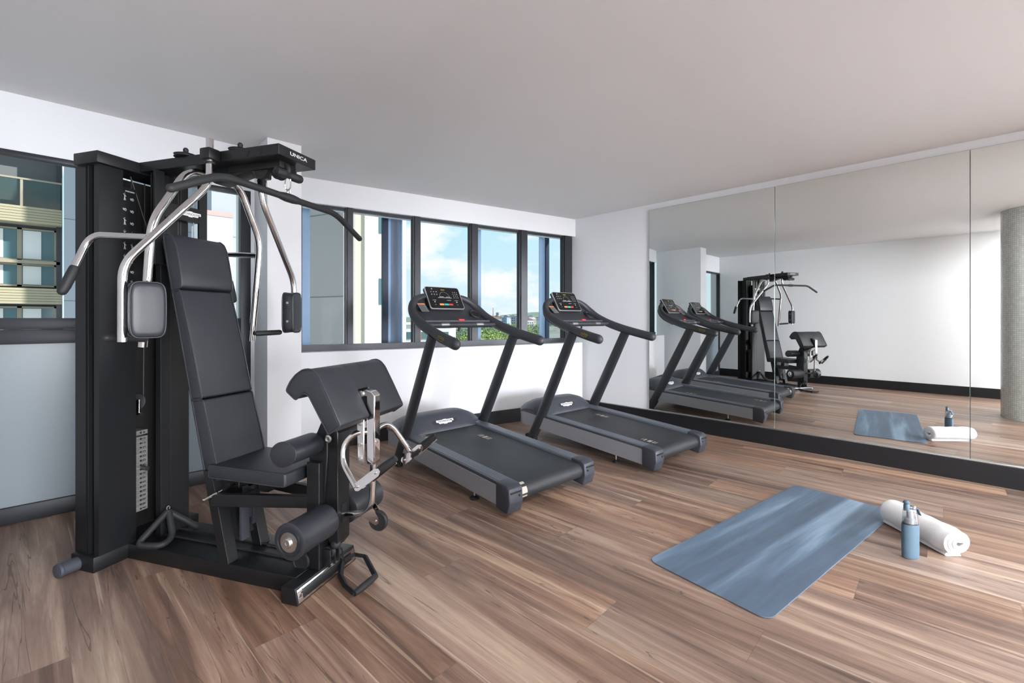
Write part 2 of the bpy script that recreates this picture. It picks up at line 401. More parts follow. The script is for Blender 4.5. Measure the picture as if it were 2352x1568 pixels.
structure(sbox('wall_behind', XN, XR+.03, YB-.2, YB, 0, H, M['wall']))
# left glazed wall at Y = 4.30
WX0, WX1, WT = XN, 1.083, 2.375
bm = B()
box(bm, WX0, 1.114, YL, YL+.2, WT, H); box(bm, WX1, 1.114, YL, YL+.2, 0, WT)
structure(finish('wall_left', bm, M['wall'], smooth=False))
structure(sbox('trim_column', 1.114, 1.373, 3.945, 4.9, 0, H, M['wall']), 'square white column between the two windows')
# window wall, skewed
SL = 3.72
bm = B(); quadbox(bm, BW, -.05, SL, 0, .3, 2.492, H); structure(finish('wall_back', bm, M['wall'], smooth=False))
bm = B(); quadbox(bm, BW, -.01, SL, -.17, .3, 0, .972); structure(finish('wall_back_lower', bm, M['wall'], smooth=False))
# skirtings
def skirt(name, fn):
    bm = B(); fn(bm); return structure(finish(name, bm, M['skirt'], smooth=False))
skirt('baseboard_right', lambda b: box(b, XR-.02, XR+.03, YB, 4.3, 0, .165, .002, 1))
skirt('baseboard_back', lambda b: quadbox(b, BW, .0, SL, -.19, -.17, 0, .165))
skirt('baseboard_near', lambda b: box(b, XN, XN+.02, YB, YL, 0, .165, .002, 1))
skirt('baseboard_behind', lambda b: box(b, XN, XR, YB, YB+.02, 0, .165, .002, 1))
skirt('baseboard_column', lambda b: box(b, 1.373, 1.388, 3.95, 4.75, 0, .165))
structure(sbox('trim_mirror_ledge', XR-.012, XR+.03, -1.34, 2.926, .165, .178, M['satin'], .001), 'thin metal channel under the mirrors')

# window 1 : the left glazed screen (window above, frosted panel below)
w1 = thing('window_1', 'dark framed window over frosted glass panel behind the multi gym', 'window'); del w1['category']; w1['kind'] = 'structure'
bm = B()
y0, y1 = YL-.015, YL+.06
box(bm, WX0, WX1, y0, y1, WT-.034, WT, .003); box(bm, WX1-.075, WX1, y0, y1, 0, WT-.03, .003); box(bm, WX0, WX0+.03, y0, y1, 0, WT-.03, .003)
box(bm, WX0+.03, WX1-.075, y0-.008, y1, 1.235, 1.308, .003); box(bm, WX0+.03, WX1-.075, y0, y1, 1.14, 1.233, .003)
box(bm, WX0+.03, WX1-.075, y0, y1, 0, .106, .003)
box(bm, .545, .60, y0, y1, .1, WT-.07, .003)
finish('window_frame', bm, M['frame'], w1)
for a, b_ in ((WX0+.03, .545), (.60, WX1-.075)):
    sbox('pane', a, b_, YL+.02, YL+.028, 1.308, WT-.034, M['glass'], parent=w1)
    sbox('frosted_panel', a, b_, YL+.012, YL+.03, .106, 1.14, M['frost'], parent=w1)
# window 2 : five lights in the skewed wall
w2 = thing('window_2', 'long dark framed window of five tall panes behind the treadmills', 'window'); del w2['category']; w2['kind'] = 'structure'
zb, zt = .972, 2.492
mull = [(3.586, 3.68), (3.081, 3.161), (2.315, 2.409), (1.552, 1.664), (.791, .92), (.006, .171)]
bm = B()
quadbox(bm, BW, .006, 3.68, .0, .09, zb, 1.035); quadbox(bm, BW, .006, 3.68, .05, .09, zt-.03, zt)
for a, b_ in mull:
    quadbox(bm, BW, a, b_, .03, .10, zb, zt)
    quadbox(bm, BW, a+.018, b_-.018, .015, .03, 1.035, zt)
finish('window_frame', bm, M['frame'], w2, smooth=False)
gaps = [(.171, .791), (.92, 1.552), (1.664, 2.315), (2.409, 3.081), (3.161, 3.6)]
for a, b_ in gaps:
    bm = B(); quadbox(bm, BW, a, b_, .06, .066, 1.035, zt-.03); finish('pane', bm, M['glass'], w2, smooth=False)
# mirrors
MX = XR+.008
edges = [2.924, 1.502, .083, -1.337]
labs = ['wall mirror panel farthest from camera, reflecting both treadmills and part of the gym tower',
        'middle wall mirror panel reflecting the preacher pad, yoga mat and water bottle',
        'wall mirror panel nearest the camera at the right edge, reflecting the mosaic column',
        ]
for i, (a, b_) in enumerate(zip(edges, edges[1:])):
    bm = B(); vs = box(bm, MX, MX+.006, b_+.0015, a-.0015, .178, 2.666, .0012, 1)
    o = finish('mirror_panel', bm, [M['mirror'], M['mirroredge']], smooth=False)
    for f in o.data.polygons: f.material_index = 0 if f.normal.x < -.99 else 1
    tag(o, labs[i], 'mirror', 'mirror panels along the right wall')
# mosaic column behind the camera (seen in the mirror)
bm = B(); rc = .42
prev = None; seg = 64; rows = []
uvl = bm.loops.layers.uv.new('UVMap')
for z_ in (0, H): rows.append([bm.verts.new((1.38+rc*math.cos(2*math.pi*k/seg), -.565+rc*math.sin(2*math.pi*k/seg), z_)) for k in range(seg)])
for k in range(seg):
    f = bm.faces.new((rows[0][k], rows[0][(k+1) % seg], rows[1][(k+1) % seg], rows[1][k]))
    for l, (uu, vv) in zip(f.loops, ((k, 0), (k+1, 0), (k+1, H), (k, H))): l[uvl].uv = (uu/seg*2*math.pi*rc, vv)
M['mosaic'] = mat_grid('white_mosaic_tile', (.55, .56, .53), (.30, .29, .27), 1/.026, 1/.026, .05, .18)
structure(finish('trim_mosaic_column', bm, M['mosaic']), 'round column clad in small pale mosaic tiles')

# added glowing panels behind the camera, an invented main fill for the room
back_fill = thing('fill_light_back', 'wide added fill panels glowing on the unseen wall behind the camera', 'window'); del back_fill['category']; back_fill['kind'] = 'structure'
bm = B()
for x in (-.38, .68, 1.74, 2.80): box(bm, x-.03, x+.03, YB, YB+.06, .25, 2.15)
for z in (.25, 2.15): box(bm, -.41, 2.83, YB, YB+.06, z-.03, z+.03)
finish('window_frame', bm, M['frame'], back_fill, smooth=False)  # bars around the added fill panels
M['fill_emit'] = mat('fill_glow', (.8, .8, .8), .6, emis=(.97, 1, 1.05), estr=BACK_FILL)
for k in range(3): sbox('fill_pane', -.35+1.06*k, .65+1.06*k, YB+.005, YB+.02, .28, 2.12, M['fill_emit'], 0, back_fill)
side_fill = thing('fill_light_side', 'added fill panels glowing on the unseen right wall, past the mirrors', 'window'); del side_fill['category']; side_fill['kind'] = 'structure'  # second invented light source, added to brighten the left side of the room
bm = B()
for y in (-2.1, -3.4, -4.7): box(bm, XR-.05, XR+.03, y-.03, y+.03, .3, 1.9)
for z in (.3, 1.9): box(bm, XR-.05, XR+.03, -4.73, -2.07, z-.03, z+.03)
finish('window_frame', bm, M['frame'], side_fill, smooth=False)  # bars around the added side panels
M['side_fill_emit'] = mat('side_fill_glow', (.8, .8, .8), .6, emis=(.97, 1, 1.05), estr=SIDE_FILL)
for k in range(2): sbox('fill_pane', XR+.0, XR+.025, -4.67+1.3*k, -3.43+1.3*k, .33, 1.87, M['side_fill_emit'], 0, side_fill)
# fill lamps added out of view behind the camera to brighten the floor
lampmat = mat('fill_diffuser', (.9, .9, .9), .6, emis=(1, .98, .95), estr=6)
for k_, (x, y, lb) in enumerate(((.35, -.95, 'added fill lamp above and left of the camera'), (2.7, -1.0, 'added fill lamp between the mosaic column and the mirrors'), (4.3, -1.0, 'added fill lamp closest to the mirrors'))):
    t = thing('fill_lamp', lb, 'light', (x, y, H), 0, 'added fill lamps behind the camera')
    bm = B(); box(bm, -.32, .32, -.32, .32, -.012, 0, .004); finish('light_trim', bm, M['white'], t)
    bm = B(); box(bm, -.29, .29, -.29, .29, -.016, -.011); finish('diffuser', bm, lampmat, t)
    ld = bpy.data.lights.new('lamp', 'AREA'); ld.shape = 'SQUARE'; ld.size = .56; ld.energy = DOWN[k_]; ld.color = (1, .97, .94)
    lo = bpy.data.objects.new('lamp', ld); link(lo, t); lo.location = (0, 0, -.02)
structure(sbox('trim_shade_baffle', XN, XR+.03, -1.75, -1.55, H-.75, H, M['wall']), 'unseen beam added behind the camera to shade the ceiling')  # added out of view to keep the fill light off the ceiling
#--PART2--
# ------------------------------------------------------------------ multi gym (x forward to the foot plate, y to the right, z up)
GA = R(-61.0)
GO = (0.218+.154*math.cos(GA+math.pi/2), 3.263+.154*math.sin(GA+math.pi/2), 0)
gym = thing('multi_gym', 'black multi-station weight machine with chrome arms and padded bench, standing left of the treadmills', 'gym machine', GO, GA)
def part(name, fn, m, parent=gym, smooth=True, label=None, angle=35):
    bm = B(); fn(bm); o = finish(name, bm, m, parent, smooth, angle)
    if label: o['label'] = label
    return o
blk = M['black']
# frame on the floor
part('base_beam', lambda b: box(b, .02, 1.14, -.165, .152, .0, .08, .004), blk)
def f(b):
    box(b, -.15, .022, -.325, .243, 0, .08, .005)
part('rear_crossbar', f, blk)
part('transport_roller', lambda b: (cyl(b, (-.10, -.325, .036), (-.10, -.395, .036), .034), lathe(b, [(.034, 0), (.036, .004), (.034, .014), (.024, .018), (0, .018)], (-.10, -.395, .036), (0, -1, 0))), M['tm2'], label='grey plastic end roller')
def f(b): prism(b, [(1.125, 0), (1.216, 0), (1.202, .073), (1.198, .077), (1.125, .077)], -.238, .190, 'y', .003)
foot = part('foot_bar', f, blk)
# slanted chrome plate on the foot bar
pm = frameM((1.2092, -.024, .037), (0, 1, 0), (-.014, 0, .073))
def f(b): box(b, -.206, .206, -.031, .031, 0, .003, .0014, M=pm); [cyl(b, pm @ Vector((s*.193, 0, .003)), pm @ Vector((s*.193, 0, .006)), .006, seg=14) for s in (-1, 1)]
ft = part('kick_plate', f, M['chrome'], foot, label='chrome edged plate')
part('plate_insert', lambda b: box(b, -.176, .176, -.020, .020, .0031, .0045, .0004, M=pm), M['black'], ft)
# weight tower
def f(b):
    prism(b, [(.03, -.305), (.03, -.193), (-.15, -.193), (-.15, -.305), (-.07, -.305), (-.07, -.285), (-.055, -.285), (-.055, -.305), (-.048, -.305), (-.048, -.28), (-.008, -.28), (-.008, -.305)], .08, 2.102, 'z')
    box(b, -.15, .03, -.193, -.128, .08, 2.012, 0)
part('tower_cover', f, blk, smooth=False)
part('tower_cap', lambda b: box(b, -.122, .058, -.33, .10, 2.10, 2.16, .004), blk)
part('inner_panel', lambda b: (box(b, -.152, -.146, -.13, .2, .08, 2.1), box(b, -.15, -.02, .11, .14, .08, 2.1)), M['dark'], smooth=False)
# exercise chart pictograms
def picto(b, y, z, k):
    rr = random.Random(k); s = .011
    def bar(y0, z0, y1, z1, w=.0022):
        d = Vector((0, y1-y0, z1-z0)); L = d.length; n = Vector((0, -(z1-z0)/L, (y1-y0)/L))*w
        vs = [b.verts.new(Vector((.0312, y+q.y*.75, z+q.z*.75))) for q in (Vector((0, y0, z0))+n, Vector((0, y1, z1))+n, Vector((0, y1, z1))-n, Vector((0, y0, z0))-n)]
        b.faces.new(vs)
    t = rr.choice([0, 1, 2])
    if t == 0:
        bar(0, .018, 0, 0, .0035); bar(0, 0, -.004, -.024, .0026); bar(0, 0, .006, -.024, .0026); bar(0, .014, .010, .004); bar(0, .014, -.009, .022); bar(-.001, .026, .002, .026, .0035)
    elif t == 1:
        bar(-.002, .016, 0, -.006, .004); bar(0, -.006, .003, -.026, .003); bar(0, .012, .008, .020); bar(0, .012, -.008, .02); bar(-.001, .025, .002, .025, .0035)
    else:
        bar(-.010, -.004, .006, .006, .004); bar(.006, .006, .012, -.004, .0026); bar(-.010, -.004, .010, -.010, .0026); bar(-.012, .004, -.008, .004, .0035)
def f(b):
    k = 0
    for i in range(9):
        for y in (-.186, -.150):
            z = 1.960-i*.066-(.006 if y > -.16 else 0); picto(b, y, z, [0, 1, 1, 0, 0, 1, 2, 2, 0, 2, 2, 0, 0, 2, 2, 1, 0, 2][k] if False else k*7+3); k += 1
chart = part('exercise_chart', f, M['grey_print'], label='two columns of white exercise pictograms')
text('chart_heading', 'STRETCHING', .045, frameM((.0306, -.160, 2.005-.012), (0, 1, 0), (0, 0, 1)), M['white'], chart, .0003, .007, .01)
# central column and cable frame
part('central_column', lambda b: (box(b, .088, .128, -.066, -.0135, .08, 1.75, .001, 1), box(b, .088, .128, -.0115, .097, .08, 1.75, .001, 1)), blk)
def f(b):
    for s in (-1, 1): box(b, .19, .205, s*.125-.025, s*.125+.025, 1.60, 2.105, .001, 1)
    box(b, .17, .205, -.10, .10, 1.86, 1.945, .002, 1); box(b, .17, .205, -.10, .10, 1.60, 1.66, 0)
    box(b, .15, .165, -.10, -.045, 1.62, 2.1, 0)
part('cable_frame', f, blk, smooth=False)
part('frame_panel', lambda b: box(b, .135, .142, -.125, .080, 1.60, 2.10), M['dark'], smooth=False)
for z0_, z1_ in ((1.7, 1.86), (1.945, 2.06)): part('frame_strip', lambda b: box(b, .2055, .207, .062, .066, z0_, z1_), M['satin'], smooth=False)
gm = frameM((.2065, .045, 1.905), (0, 1, 0), (0, 0, 1))
def badge_shape(b, w, h, M_, inset=0, z=.0):
    pts = [(-.5, .5), (-.12, .5), (-.08, .62), (.08, .62), (.12, .5), (.5, .5), (.5, -.1), (.40, -.1), (.36, -.5), (.12, -.5), (.08, -.66), (-.08, -.66), (-.12, -.5), (-.36, -.5), (-.40, -.1), (-.5, -.1)]
    vs = [b.verts.new(M_ @ Vector((x*(w-inset), y*(h-inset), z))) for x, y in pts]; b.faces.new(vs)
def badge(parent, M_, w, h, rim, back, txt):
    o = part('maker_badge', lambda b: badge_shape(b, w, h, M_, 0, .0006), rim, parent, smooth=False)
    part('badge_field', lambda b: badge_shape(b, w, h, M_, .12*h, .0010), back, o, smooth=False)
    text('lettering', 'TECHNOGYM', w*.86, M_ @ Matrix.Translation((0, 0, .0012)), txt, o, .0003, h*.5)
    return o
badge(gym, gm, .125, .026, M['white'], M['white'], M['dark'])
# top arm
def f(b):
    prism(b, [(.02, -.128), (1.005, -.128), (1.005, .128), (.02, .128)], 2.108, 2.162, 'z', .0025, 1)
    for xx in (.80, .88):
        lathe(b, [(.021, 0), (.021, .0015), (.016, .002), (0, .002)], (xx, -.128, 2.135), (0, -1, 0), 24)
arm = part('top_arm', f, blk)
ft_m = frameM((1.0055, .004, 2.137), (0, 1, 0), (0, 0, 1))
text('model_lettering', 'UNICA', .118, ft_m, M['white'], arm, .0005, .018, .010)
# sloping strut under the arm
part('arm_strut', lambda b: prism(b, [(.48, 2.11), (.80, 2.11), (.80, 2.095), (.50, 2.03), (.48, 2.04)], -.045, .045, 'y', .003), blk)
part('pulley_housing', lambda b: box(b, .60, .94, -.055, .055, 2.075, 2.11, .004), M['dark'])
def pulley(o, ax, r, name='pulley', parent=gym, w=.024):
    def f(b): lathe(b, [(.0, -w/2), (r*.3, -w/2), (r*.32, -w*.32), (r*.8, -w*.32), (r*.85, -w/2), (r, -w/2), (r*.9, -w*.15), (r*.9, w*.15), (r, w/2), (r*.85, w/2), (r*.8, w*.32), (r*.32, w*.32), (r*.3, w/2), (0, w/2)], o, ax, 36)
    return part(name, f, M['rubber'], parent)
pulley((.905, -.012, 2.075), (0, 1, .0), .052); pulley((.80, -.03, 2.085), (0, 1, 0), .052)
# two pulleys on top of the arm, with caps
for x, y in ((.36, -.10), (.70, -.07)):
    p = pulley((x, y, 2.172), (0, 0, 1), .055, w=.014)
    part('pulley_cap', lambda b: lathe(b, [(.03, .0), (.026, .006), (.012, .012), (.013, .026), (.008, .034), (0, .036)], (x, y, 2.183), (0, 0, 1), 20), M['rubber'], p)
# pec arms
def bracket(s):
    def f(b):
        box(b, .572, .638, s*.165-.030, s*.165+.036, 2.106, 2.163, .008, 2)
        if s > 0: cyl(b, (.603, s*.161, 2.06), (.603, s*.161, 2.10), .022)
    return part('pivot_bracket', f, blk)
for s in (-1, 1):
    bracket(s)
    def f(b):
        sweep(b, fillet([(.603, s*.161, 2.215), (.603, s*.161, 1.985), (.515, s*.505, 1.545), (.510, s*.503, 1.20)] if s < 0 else
                        [(.603, s*.161, 2.10), (.603, s*.161, 1.985), (.519, s*.500, 1.545), (.513, s*.505, 1.24)], .07, 8), .0175, seg=20)
    pa = part('pec_arm', f, M['chrome'], label='chrome swinging arm')
    part('pivot_collar', lambda b: (cyl(b, (.603, s*.161, 2.088), (.603, s*.161, 2.098), .024),), M['rubber'], pa)
    # pad: rounded slab around the arm's inner side
    def f(b):
        Mx = Matrix.Translation((.560, s*.437, 1.342)) @ Matrix.Rotation(R(90+s*20), 4, 'Z')
        w, h_, t = .132, .25, .066
        # outline superellipse, domed
        n = 40; rings = []
        for k, (tt, sc_) in enumerate(((-.5, .93), (-.44, .985), (0, 1.0), (.42, .985), (.5, .95), (.55, .80), (.57, .4))):
            ring = []
            for j in range(n):
                a = 2*math.pi*j/n; ca, sa = math.cos(a), math.sin(a); e_ = 2/5
                ring.append(b.verts.new(Mx @ Vector((math.copysign(abs(ca)**e_, ca)*w/2*sc_, -tt*t, math.copysign(abs(sa)**e_, sa)*h_/2*sc_))))
            rings.append(ring)
        for r0, r1 in zip(rings, rings[1:]):
            for j in range(n): b.faces.new((r0[j], r0[(j+1) % n], r1[(j+1) % n], r1[j]))
        b.faces.new(rings[0]); b.faces.new(rings[-1])
        for tt in (-.46, .46):
            ring = []
            for j in range(n):
                a = 2*math.pi*j/n; ca, sa = math.cos(a), math.sin(a); e_ = 2/5
                ring.append(Mx @ Vector((math.copysign(abs(ca)**e_, ca)*w/2*1.0, -tt*t, math.copysign(abs(sa)**e_, sa)*h_/2*1.0)))
            sweep(b, ring, .0035, seg=8, closed=True)
    pd = part('arm_pad', f, M['vinyl'], angle=50)
    MB_ = Matrix.Translation((.560, s*.437, 1.342)) @ Matrix.Rotation(R(90+s*20), 4, 'Z')
    for dz in (-.055, .06): part('pad_bolt', lambda b: lathe(b, [(.008, 0), (.007, .002), (0, .003)], MB_ @ Vector((-s*.066, 0, dz)), MB_.to_3x3() @ Vector((-s, 0, 0)), 12), M['satin'], pd)
# press arm: yoke of two chrome tubes with cross handles and lower grips
def f(b):
    for s in (-1, 1):
        sweep(b, fillet([(.455, s*.04, 2.078), (.446, s*.155, 2.076), (.427, s*.322, 1.775), (.362, s*.318, 1.165)], .085, 8), .019, seg=20)
    cyl(b, (.455, -.06, 2.078), (.455, .06, 2.078), .024)
press = part('press_arm', f, M['chrome'], label='chrome press yoke')
part('yoke_mount', lambda b: (box(b, .42, .49, -.055, .055, 2.085, 2.11, .004),), blk)
def f(b):
    sweep(b, fillet([(.415, -.325, 1.700), (.06, -.36, 1.725), (.055, -.43, 1.535)], .08, 8), .0165, seg=18)
ch = part('side_handle', f, M['chrome'], press)
part('rubber_grip', lambda b: sweep(b, [(.0555, -.425, 1.548), (.055, -.437, 1.515), (.052, -.458, 1.46), (.049, -.468, 1.435)], [.0205, .0225, .022, .020], seg=18, roundcap=True), M['rubber'], ch)
ch = part('side_handle', lambda b: sweep(b, fillet([(.415, .325, 1.695), (.08, .34, 1.72), (.06, .43, 1.54)], .08, 8), .0165, seg=18), M['chrome'], press)
part('rubber_grip', lambda b: sweep(b, [(.06, .43, 1.545), (.055, .455, 1.46), (.052, .465, 1.43)], [.0205, .022, .020], seg=18, roundcap=True), M['rubber'], ch)
for s in (-1, 1):
    part('lower_grip', lambda b: sweep(b, [(.40, s*.325, 1.212), (.43, s*.39, 1.214), (.445, s*.455, 1.216)] if s > 0 else [(.39, -.33, 1.205), (.40, -.42, 1.212), (.405, -.50, 1.216)], .0165, seg=18, roundcap=True), M['rubber'], press)
# weight stack: 18 plates with selector numbers
for i in range(18):
    top = .667-.0 if i == 0 else .632-(i-1)*.0248
    pl = part('weight_plate', lambda b: box(b, -.12, -.03, -.27, -.026, top-.0236, top, .0012, 1), M['plate'], label='weight plate marked %d' % (5*(i+1)))
    part('selector_hole', lambda b: cyl(b, (-.031, -.064, top-.012), (-.0293, -.064, top-.012), .0052, seg=16), M['dark'], pl)
    text('number', str(5*(i+1)), .017 if i > 0 else .008, frameM((-.0298, -.047, top-.012), (0, 1, 0), (0, 0, 1)), M['dark'], pl, .0004, .010, .01)
part('selector_pin', lambda b: lathe(b, [(.004, 0), (.004, .02), (.011, .022), (.013, .03), (.0115, .036), (.0115, .05), (.013, .056), (.0125, .066), (0, .067)], (-.03, -.064, .632-6.5*.0248-.0115), (1, -.15, .03), 20), M['rubber'])
sp = part('stack_pulley', lambda b: lathe(b, [(0, -.012), (.012, -.012), (.014, -.008), (.040, -.008), (.046, -.012), (.047, 0), (.046, .012), (.040, .008), (.014, .008), (.012, .012), (0, .012)], (-.06, -.072, .83), (1, 0, 0), 36), M['rubber'])
part('pulley_yoke', lambda b: (box(b, -.045, -.042, -.096, -.06, .765, .845, .006), box(b, -.075, -.035, -.098, -.058, .758, .768, .002), cyl(b, (-.06, -.078, .76), (-.06, -.078, .667), .005), cyl(b, (-.06, -.078, .70), (-.06, -.078, .712), .009), lathe(b, [(.009, 0), (.009, .005), (0, .006)], (-.042, -.078, .825), (1, 0, 0), 12)), M['chrome'], sp)
def f(b):
    cyl(b, (-.06, -.10, .83), (-.02, -.12, 2.08), .003, seg=8); cyl(b, (-.06, -.03, .83), (-.05, -.03, 2.08), .003, seg=8)
    cyl(b, (.05, -.02, 1.6), (.02, -.15, 2.08), .003, seg=8)
    for y in (.02, .035): cyl(b, (.14, y, 1.62), (.145, y, 2.10), .003, seg=8)
part('lifting_cable', f, M['cable'])
part('guide_rod', lambda b: (cyl(b, (-.075, -.17, .1), (-.075, -.17, 2.1), .009, seg=12),), M['chrome'])
pulley((.13, .0, 1.98), (1, .3, 0), .05)
# bench upright
def lean(z, dx): return .6735-.2417*(z-.08)+dx
def f(b):
    for y0, y1 in ((-.168, -.108), (.03, .09)):
        prism(b, [(lean(.08, 0), .08), (lean(.08, .06), .08), (lean(.53, .056), .53), (lean(.53, 0), .53)], y0, y1, 'y', .002, 1)
    prism(b, [(lean(.16, .01), .16), (lean(.16, .03), .16), (lean(.55, .03), .55), (lean(.55, .01), .55)], -.108, .03, 'y')
    prism(b, [(lean(.50, -.022), .50), (lean(.50, -.010), .50), (lean(1.72, -.010), 1.72), (lean(1.72, -.022), 1.72)], -.150, .150, 'y', .002, 1)
up = part('bench_upright', f, blk)
part('pivot_knob', lambda b: cyl(b, (lean(.72, 0), -.12, .72), (lean(.72, -.03), -.12, .715), .012), M['rubber'], up)
part('cable_cover', lambda b: (box(b, .715, .735, -.09, -.045, .16, .40, .002), box(b, .715, .735, -.025, .02, .22, .42, .002), prism(b, [(.70, .30), (.73, .26), (.74, .40), (.69, .42)], -.05, -.015, 'y')), M['tm2'], up)
# back pads
def pad_loop(b, poly, y, r=.0035):
    P = [Vector((x, y, z)) for x, z in poly]; n = len(P); out = []
    for i in range(n):
        p, a, c = P[i], P[i-1], P[(i+1) % n]; da = (a-p).normalized(); dc = (c-p).normalized(); q = min(.012, (a-p).length*.4, (c-p).length*.4)
        s, t = p+da*q, p+dc*q
        for k in range(5):
            u = k/4; out.append(s*(1-u)**2+p*2*u*(1-u)+t*u*u)
    sweep(b, out, r, seg=8, closed=True)
def backpad(name, poly, hw=.154, bev=.012, label=None):
    def f(b):
        prism(b, poly, -hw, hw, 'y', bev, 4)
    o = part(name, f, M['vinyl'], label=label, angle=60)
    for s in (-1, 1): part('piping', lambda b: pad_loop(b, poly, s*(hw-.003)), M['pipe'], o)
    return o
def fr(z): return .638+(z-.549)*(.382-.638)/(1.463-.549)
def bk(z): return lean(z, -.010)
backpad('back_pad', [(bk(.480), .480), (fr(.49)+.012, .488), (fr(.55), .549), (fr(.70)+.002, .70), (fr(.880), .886), (bk(.878), .878)], label='lower back cushion')
backpad('back_pad', [(bk(.884), .884), (fr(.90), .893), (fr(1.1)+.004, 1.10), (fr(1.3)+.004, 1.30), (fr(1.455), 1.457), (bk(1.447), 1.447)], label='long middle back cushion')
backpad('head_pad', [(bk(1.452), 1.452), (fr(1.46)+.012, 1.468), (.397, 1.50), (.389, 1.55), (.375, 1.62), (.358, 1.69), (.335, 1.735), (.300, 1.757), (bk(1.742)+.006, 1.744)], label='thicker head cushion')
# seat
def f(b): box(b, .60, 1.085, -.175, .175, .497, .566, .014, 4)
seat = part('seat', f, M['vinyl'], angle=60)
for s in (-1, 1): part('piping', lambda b: pad_loop(b, [(.61, .502), (1.078, .502), (1.078, .562), (.61, .562)], s*.172), M['pipe'], seat)
def f(b):
    for ya, yb in ((-.188, -.06), (.105, .035)):
        d = Vector((1.13-.655, yb-ya, 0)); box(b, 0, d.length, -.015, .015, -.03, .03, .003, 1, M=frameM((.655, ya, .40), d, Vector((-d.y, d.x, 0))))
    box(b, .60, .68, -.06, .05, .415, .50, .003, 1); box(b, .80, .86, -.05, .05, .41, .50)
part('seat_rail', f, blk)
part('adjusting_lever', lambda b: (cyl(b, (.70, -.10, .455), (.66, -.20, .425), .005, seg=10), sweep(b, [(.67, -.18, .432), (.65, -.23, .415)], .008, seg=10, roundcap=True)), M['chrome'])
# front post with the leg lever
part('front_post', lambda b: (box(b, 1.125, 1.20, -.078, .03, .078, .60, .003, 1), prism(b, [(1.115, .35), (1.20, .35), (1.225, .62), (1.225, .80), (1.19, .80), (1.115, .64)], -.05, .045, 'y', .004, 1)), blk)
def f(b):
    prism(b, [(1.205, .245), (1.245, .165), (1.278, .205), (1.278, .74), (1.255, .79), (1.215, .79), (1.205, .72)], -.04, .052, 'y', .003, 1)
lever = part('leg_lever', f, blk)
part('pivot_bolt', lambda b: lathe(b, [(.019, 0), (.019, .006), (.012, .009), (.009, .007), (0, .007)], (1.235, -.052, .715), (0, -1, 0), 20), M['satin'], lever)
part('lever_slot', lambda b: prism(b, [(1.2785, z) for z in ()] or [(-.008, .29), (.022, .29), (.028, .31), (.028, .37), (.022, .385), (-.008, .385), (-.014, .37), (-.014, .31)], 1.2782, 1.2795, 'x'), M['dark'], lever)
# rollers
def roller(b, y0, y1, x, z, r, fl=1.0):
    s = 1 if y1 > y0 else -1
    L = abs(y1-y0)
    lathe(b, [(0, 0), (r*.80, 0), (r*.97, .006), (r, .016), (r*.985, L*.5), (r, L-.02), (r*1.03, L-.010), (r*1.04, L-.004), (r*.97, L), (r*.80, L+.001), (r*.78, L-.004), (0, L-.004)], (x, y0, z), (0, s, 0), 40, sx=fl)
for s in (-1, 1):
    ro = part('leg_roller', lambda b: roller(b, s*.065, s*.305, 1.232, .325, .079), M['vinyl'], lever, label='cylindrical ankle roller')
    part('roller_end_cap', lambda b: lathe(b, [(0, 0), (.040, 0), (.044, .003), (.044, .006), (.024, .008), (.022, .016), (.018, .020), (.006, .020), (.005, .017), (0, .017)], (1.232, s*.302, .325), (0, s, 0), 32), M['satin'], ro)
# knee pads: drop shaped rollers
for s in (-1, 1):
    def f(b):
        n = 36; rings = []
        for yy, sc_ in ((.045, .96), (.055, 1), (.215, 1), (.232, 1.0), (.240, .97), (.243, .86)):
            ring = []
            for j in range(n):
                a = 2*math.pi*j/n
                px = math.cos(a)*.072; pz = math.sin(a)*.058
                if px > 0: pz *= 1-.12*px/.072
                ring.append(b.verts.new(Vector((1.135+px*sc_-.10*(yy-.045)*0, s*yy, .680+pz*sc_+.10*(px)))))
            rings.append(ring)
        for r0, r1 in zip(rings, rings[1:]):
            for j in range(n): b.faces.new((r0[j], r0[(j+1) % n], r1[(j+1) % n], r1[j]))
        b.faces.new(rings[0]); b.faces.new(rings[-1])
    kp = part('knee_pad', f, M['vinyl'], angle=50)
    part('piping', lambda b: sweep(b, [Vector((1.135+.0715*math.cos(a), s*.237, .680+.0575*math.sin(a)*(1-.12*max(0, math.cos(a)))+.10*.0715*math.cos(a))) for a in [k*2*math.pi/40 for k in range(40)]], .003, seg=8, closed=True), M['pipe'], kp)
# preacher pad
prof = [(1.172, .978), (1.226, .938), (1.246, .960), (1.272, .972), (1.297, .960), (1.40, .797), (1.463, .838), (1.391, .973), (1.350, 1.045), (1.325, 1.070), (1.298, 1.080), (1.262, 1.075), (1.225, 1.052), (1.195, 1.020)]
def f(b):
    prism(b, prof, -.262, -.038, 'y', .010, 3); prism(b, prof, .038, .262, 'y', .010, 3)
    cut = [(1.172, .978), (1.226, .938), (1.246, .960), (1.272, .972), (1.297, .960), (1.325, .915), (1.396, .964), (1.391, .973), (1.350, 1.045), (1.325, 1.070), (1.298, 1.080), (1.262, 1.075), (1.225, 1.052), (1.195, 1.020)]
    prism(b, cut, -.048, .048, 'y', .0)
pp = part('preacher_pad', f, M['vinyl'], angle=50, label='wide curved arm cushion')
for s in (-1, 1): part('piping', lambda b: pad_loop(b, prof, s*.258, .004), M['pipe'], pp)
part('pad_bracket', lambda b: (prism(b, [(1.20, .74), (1.28, .74), (1.40, .80), (1.36, .87), (1.22, .80)], -.035, .035, 'y', .003, 1),), blk)
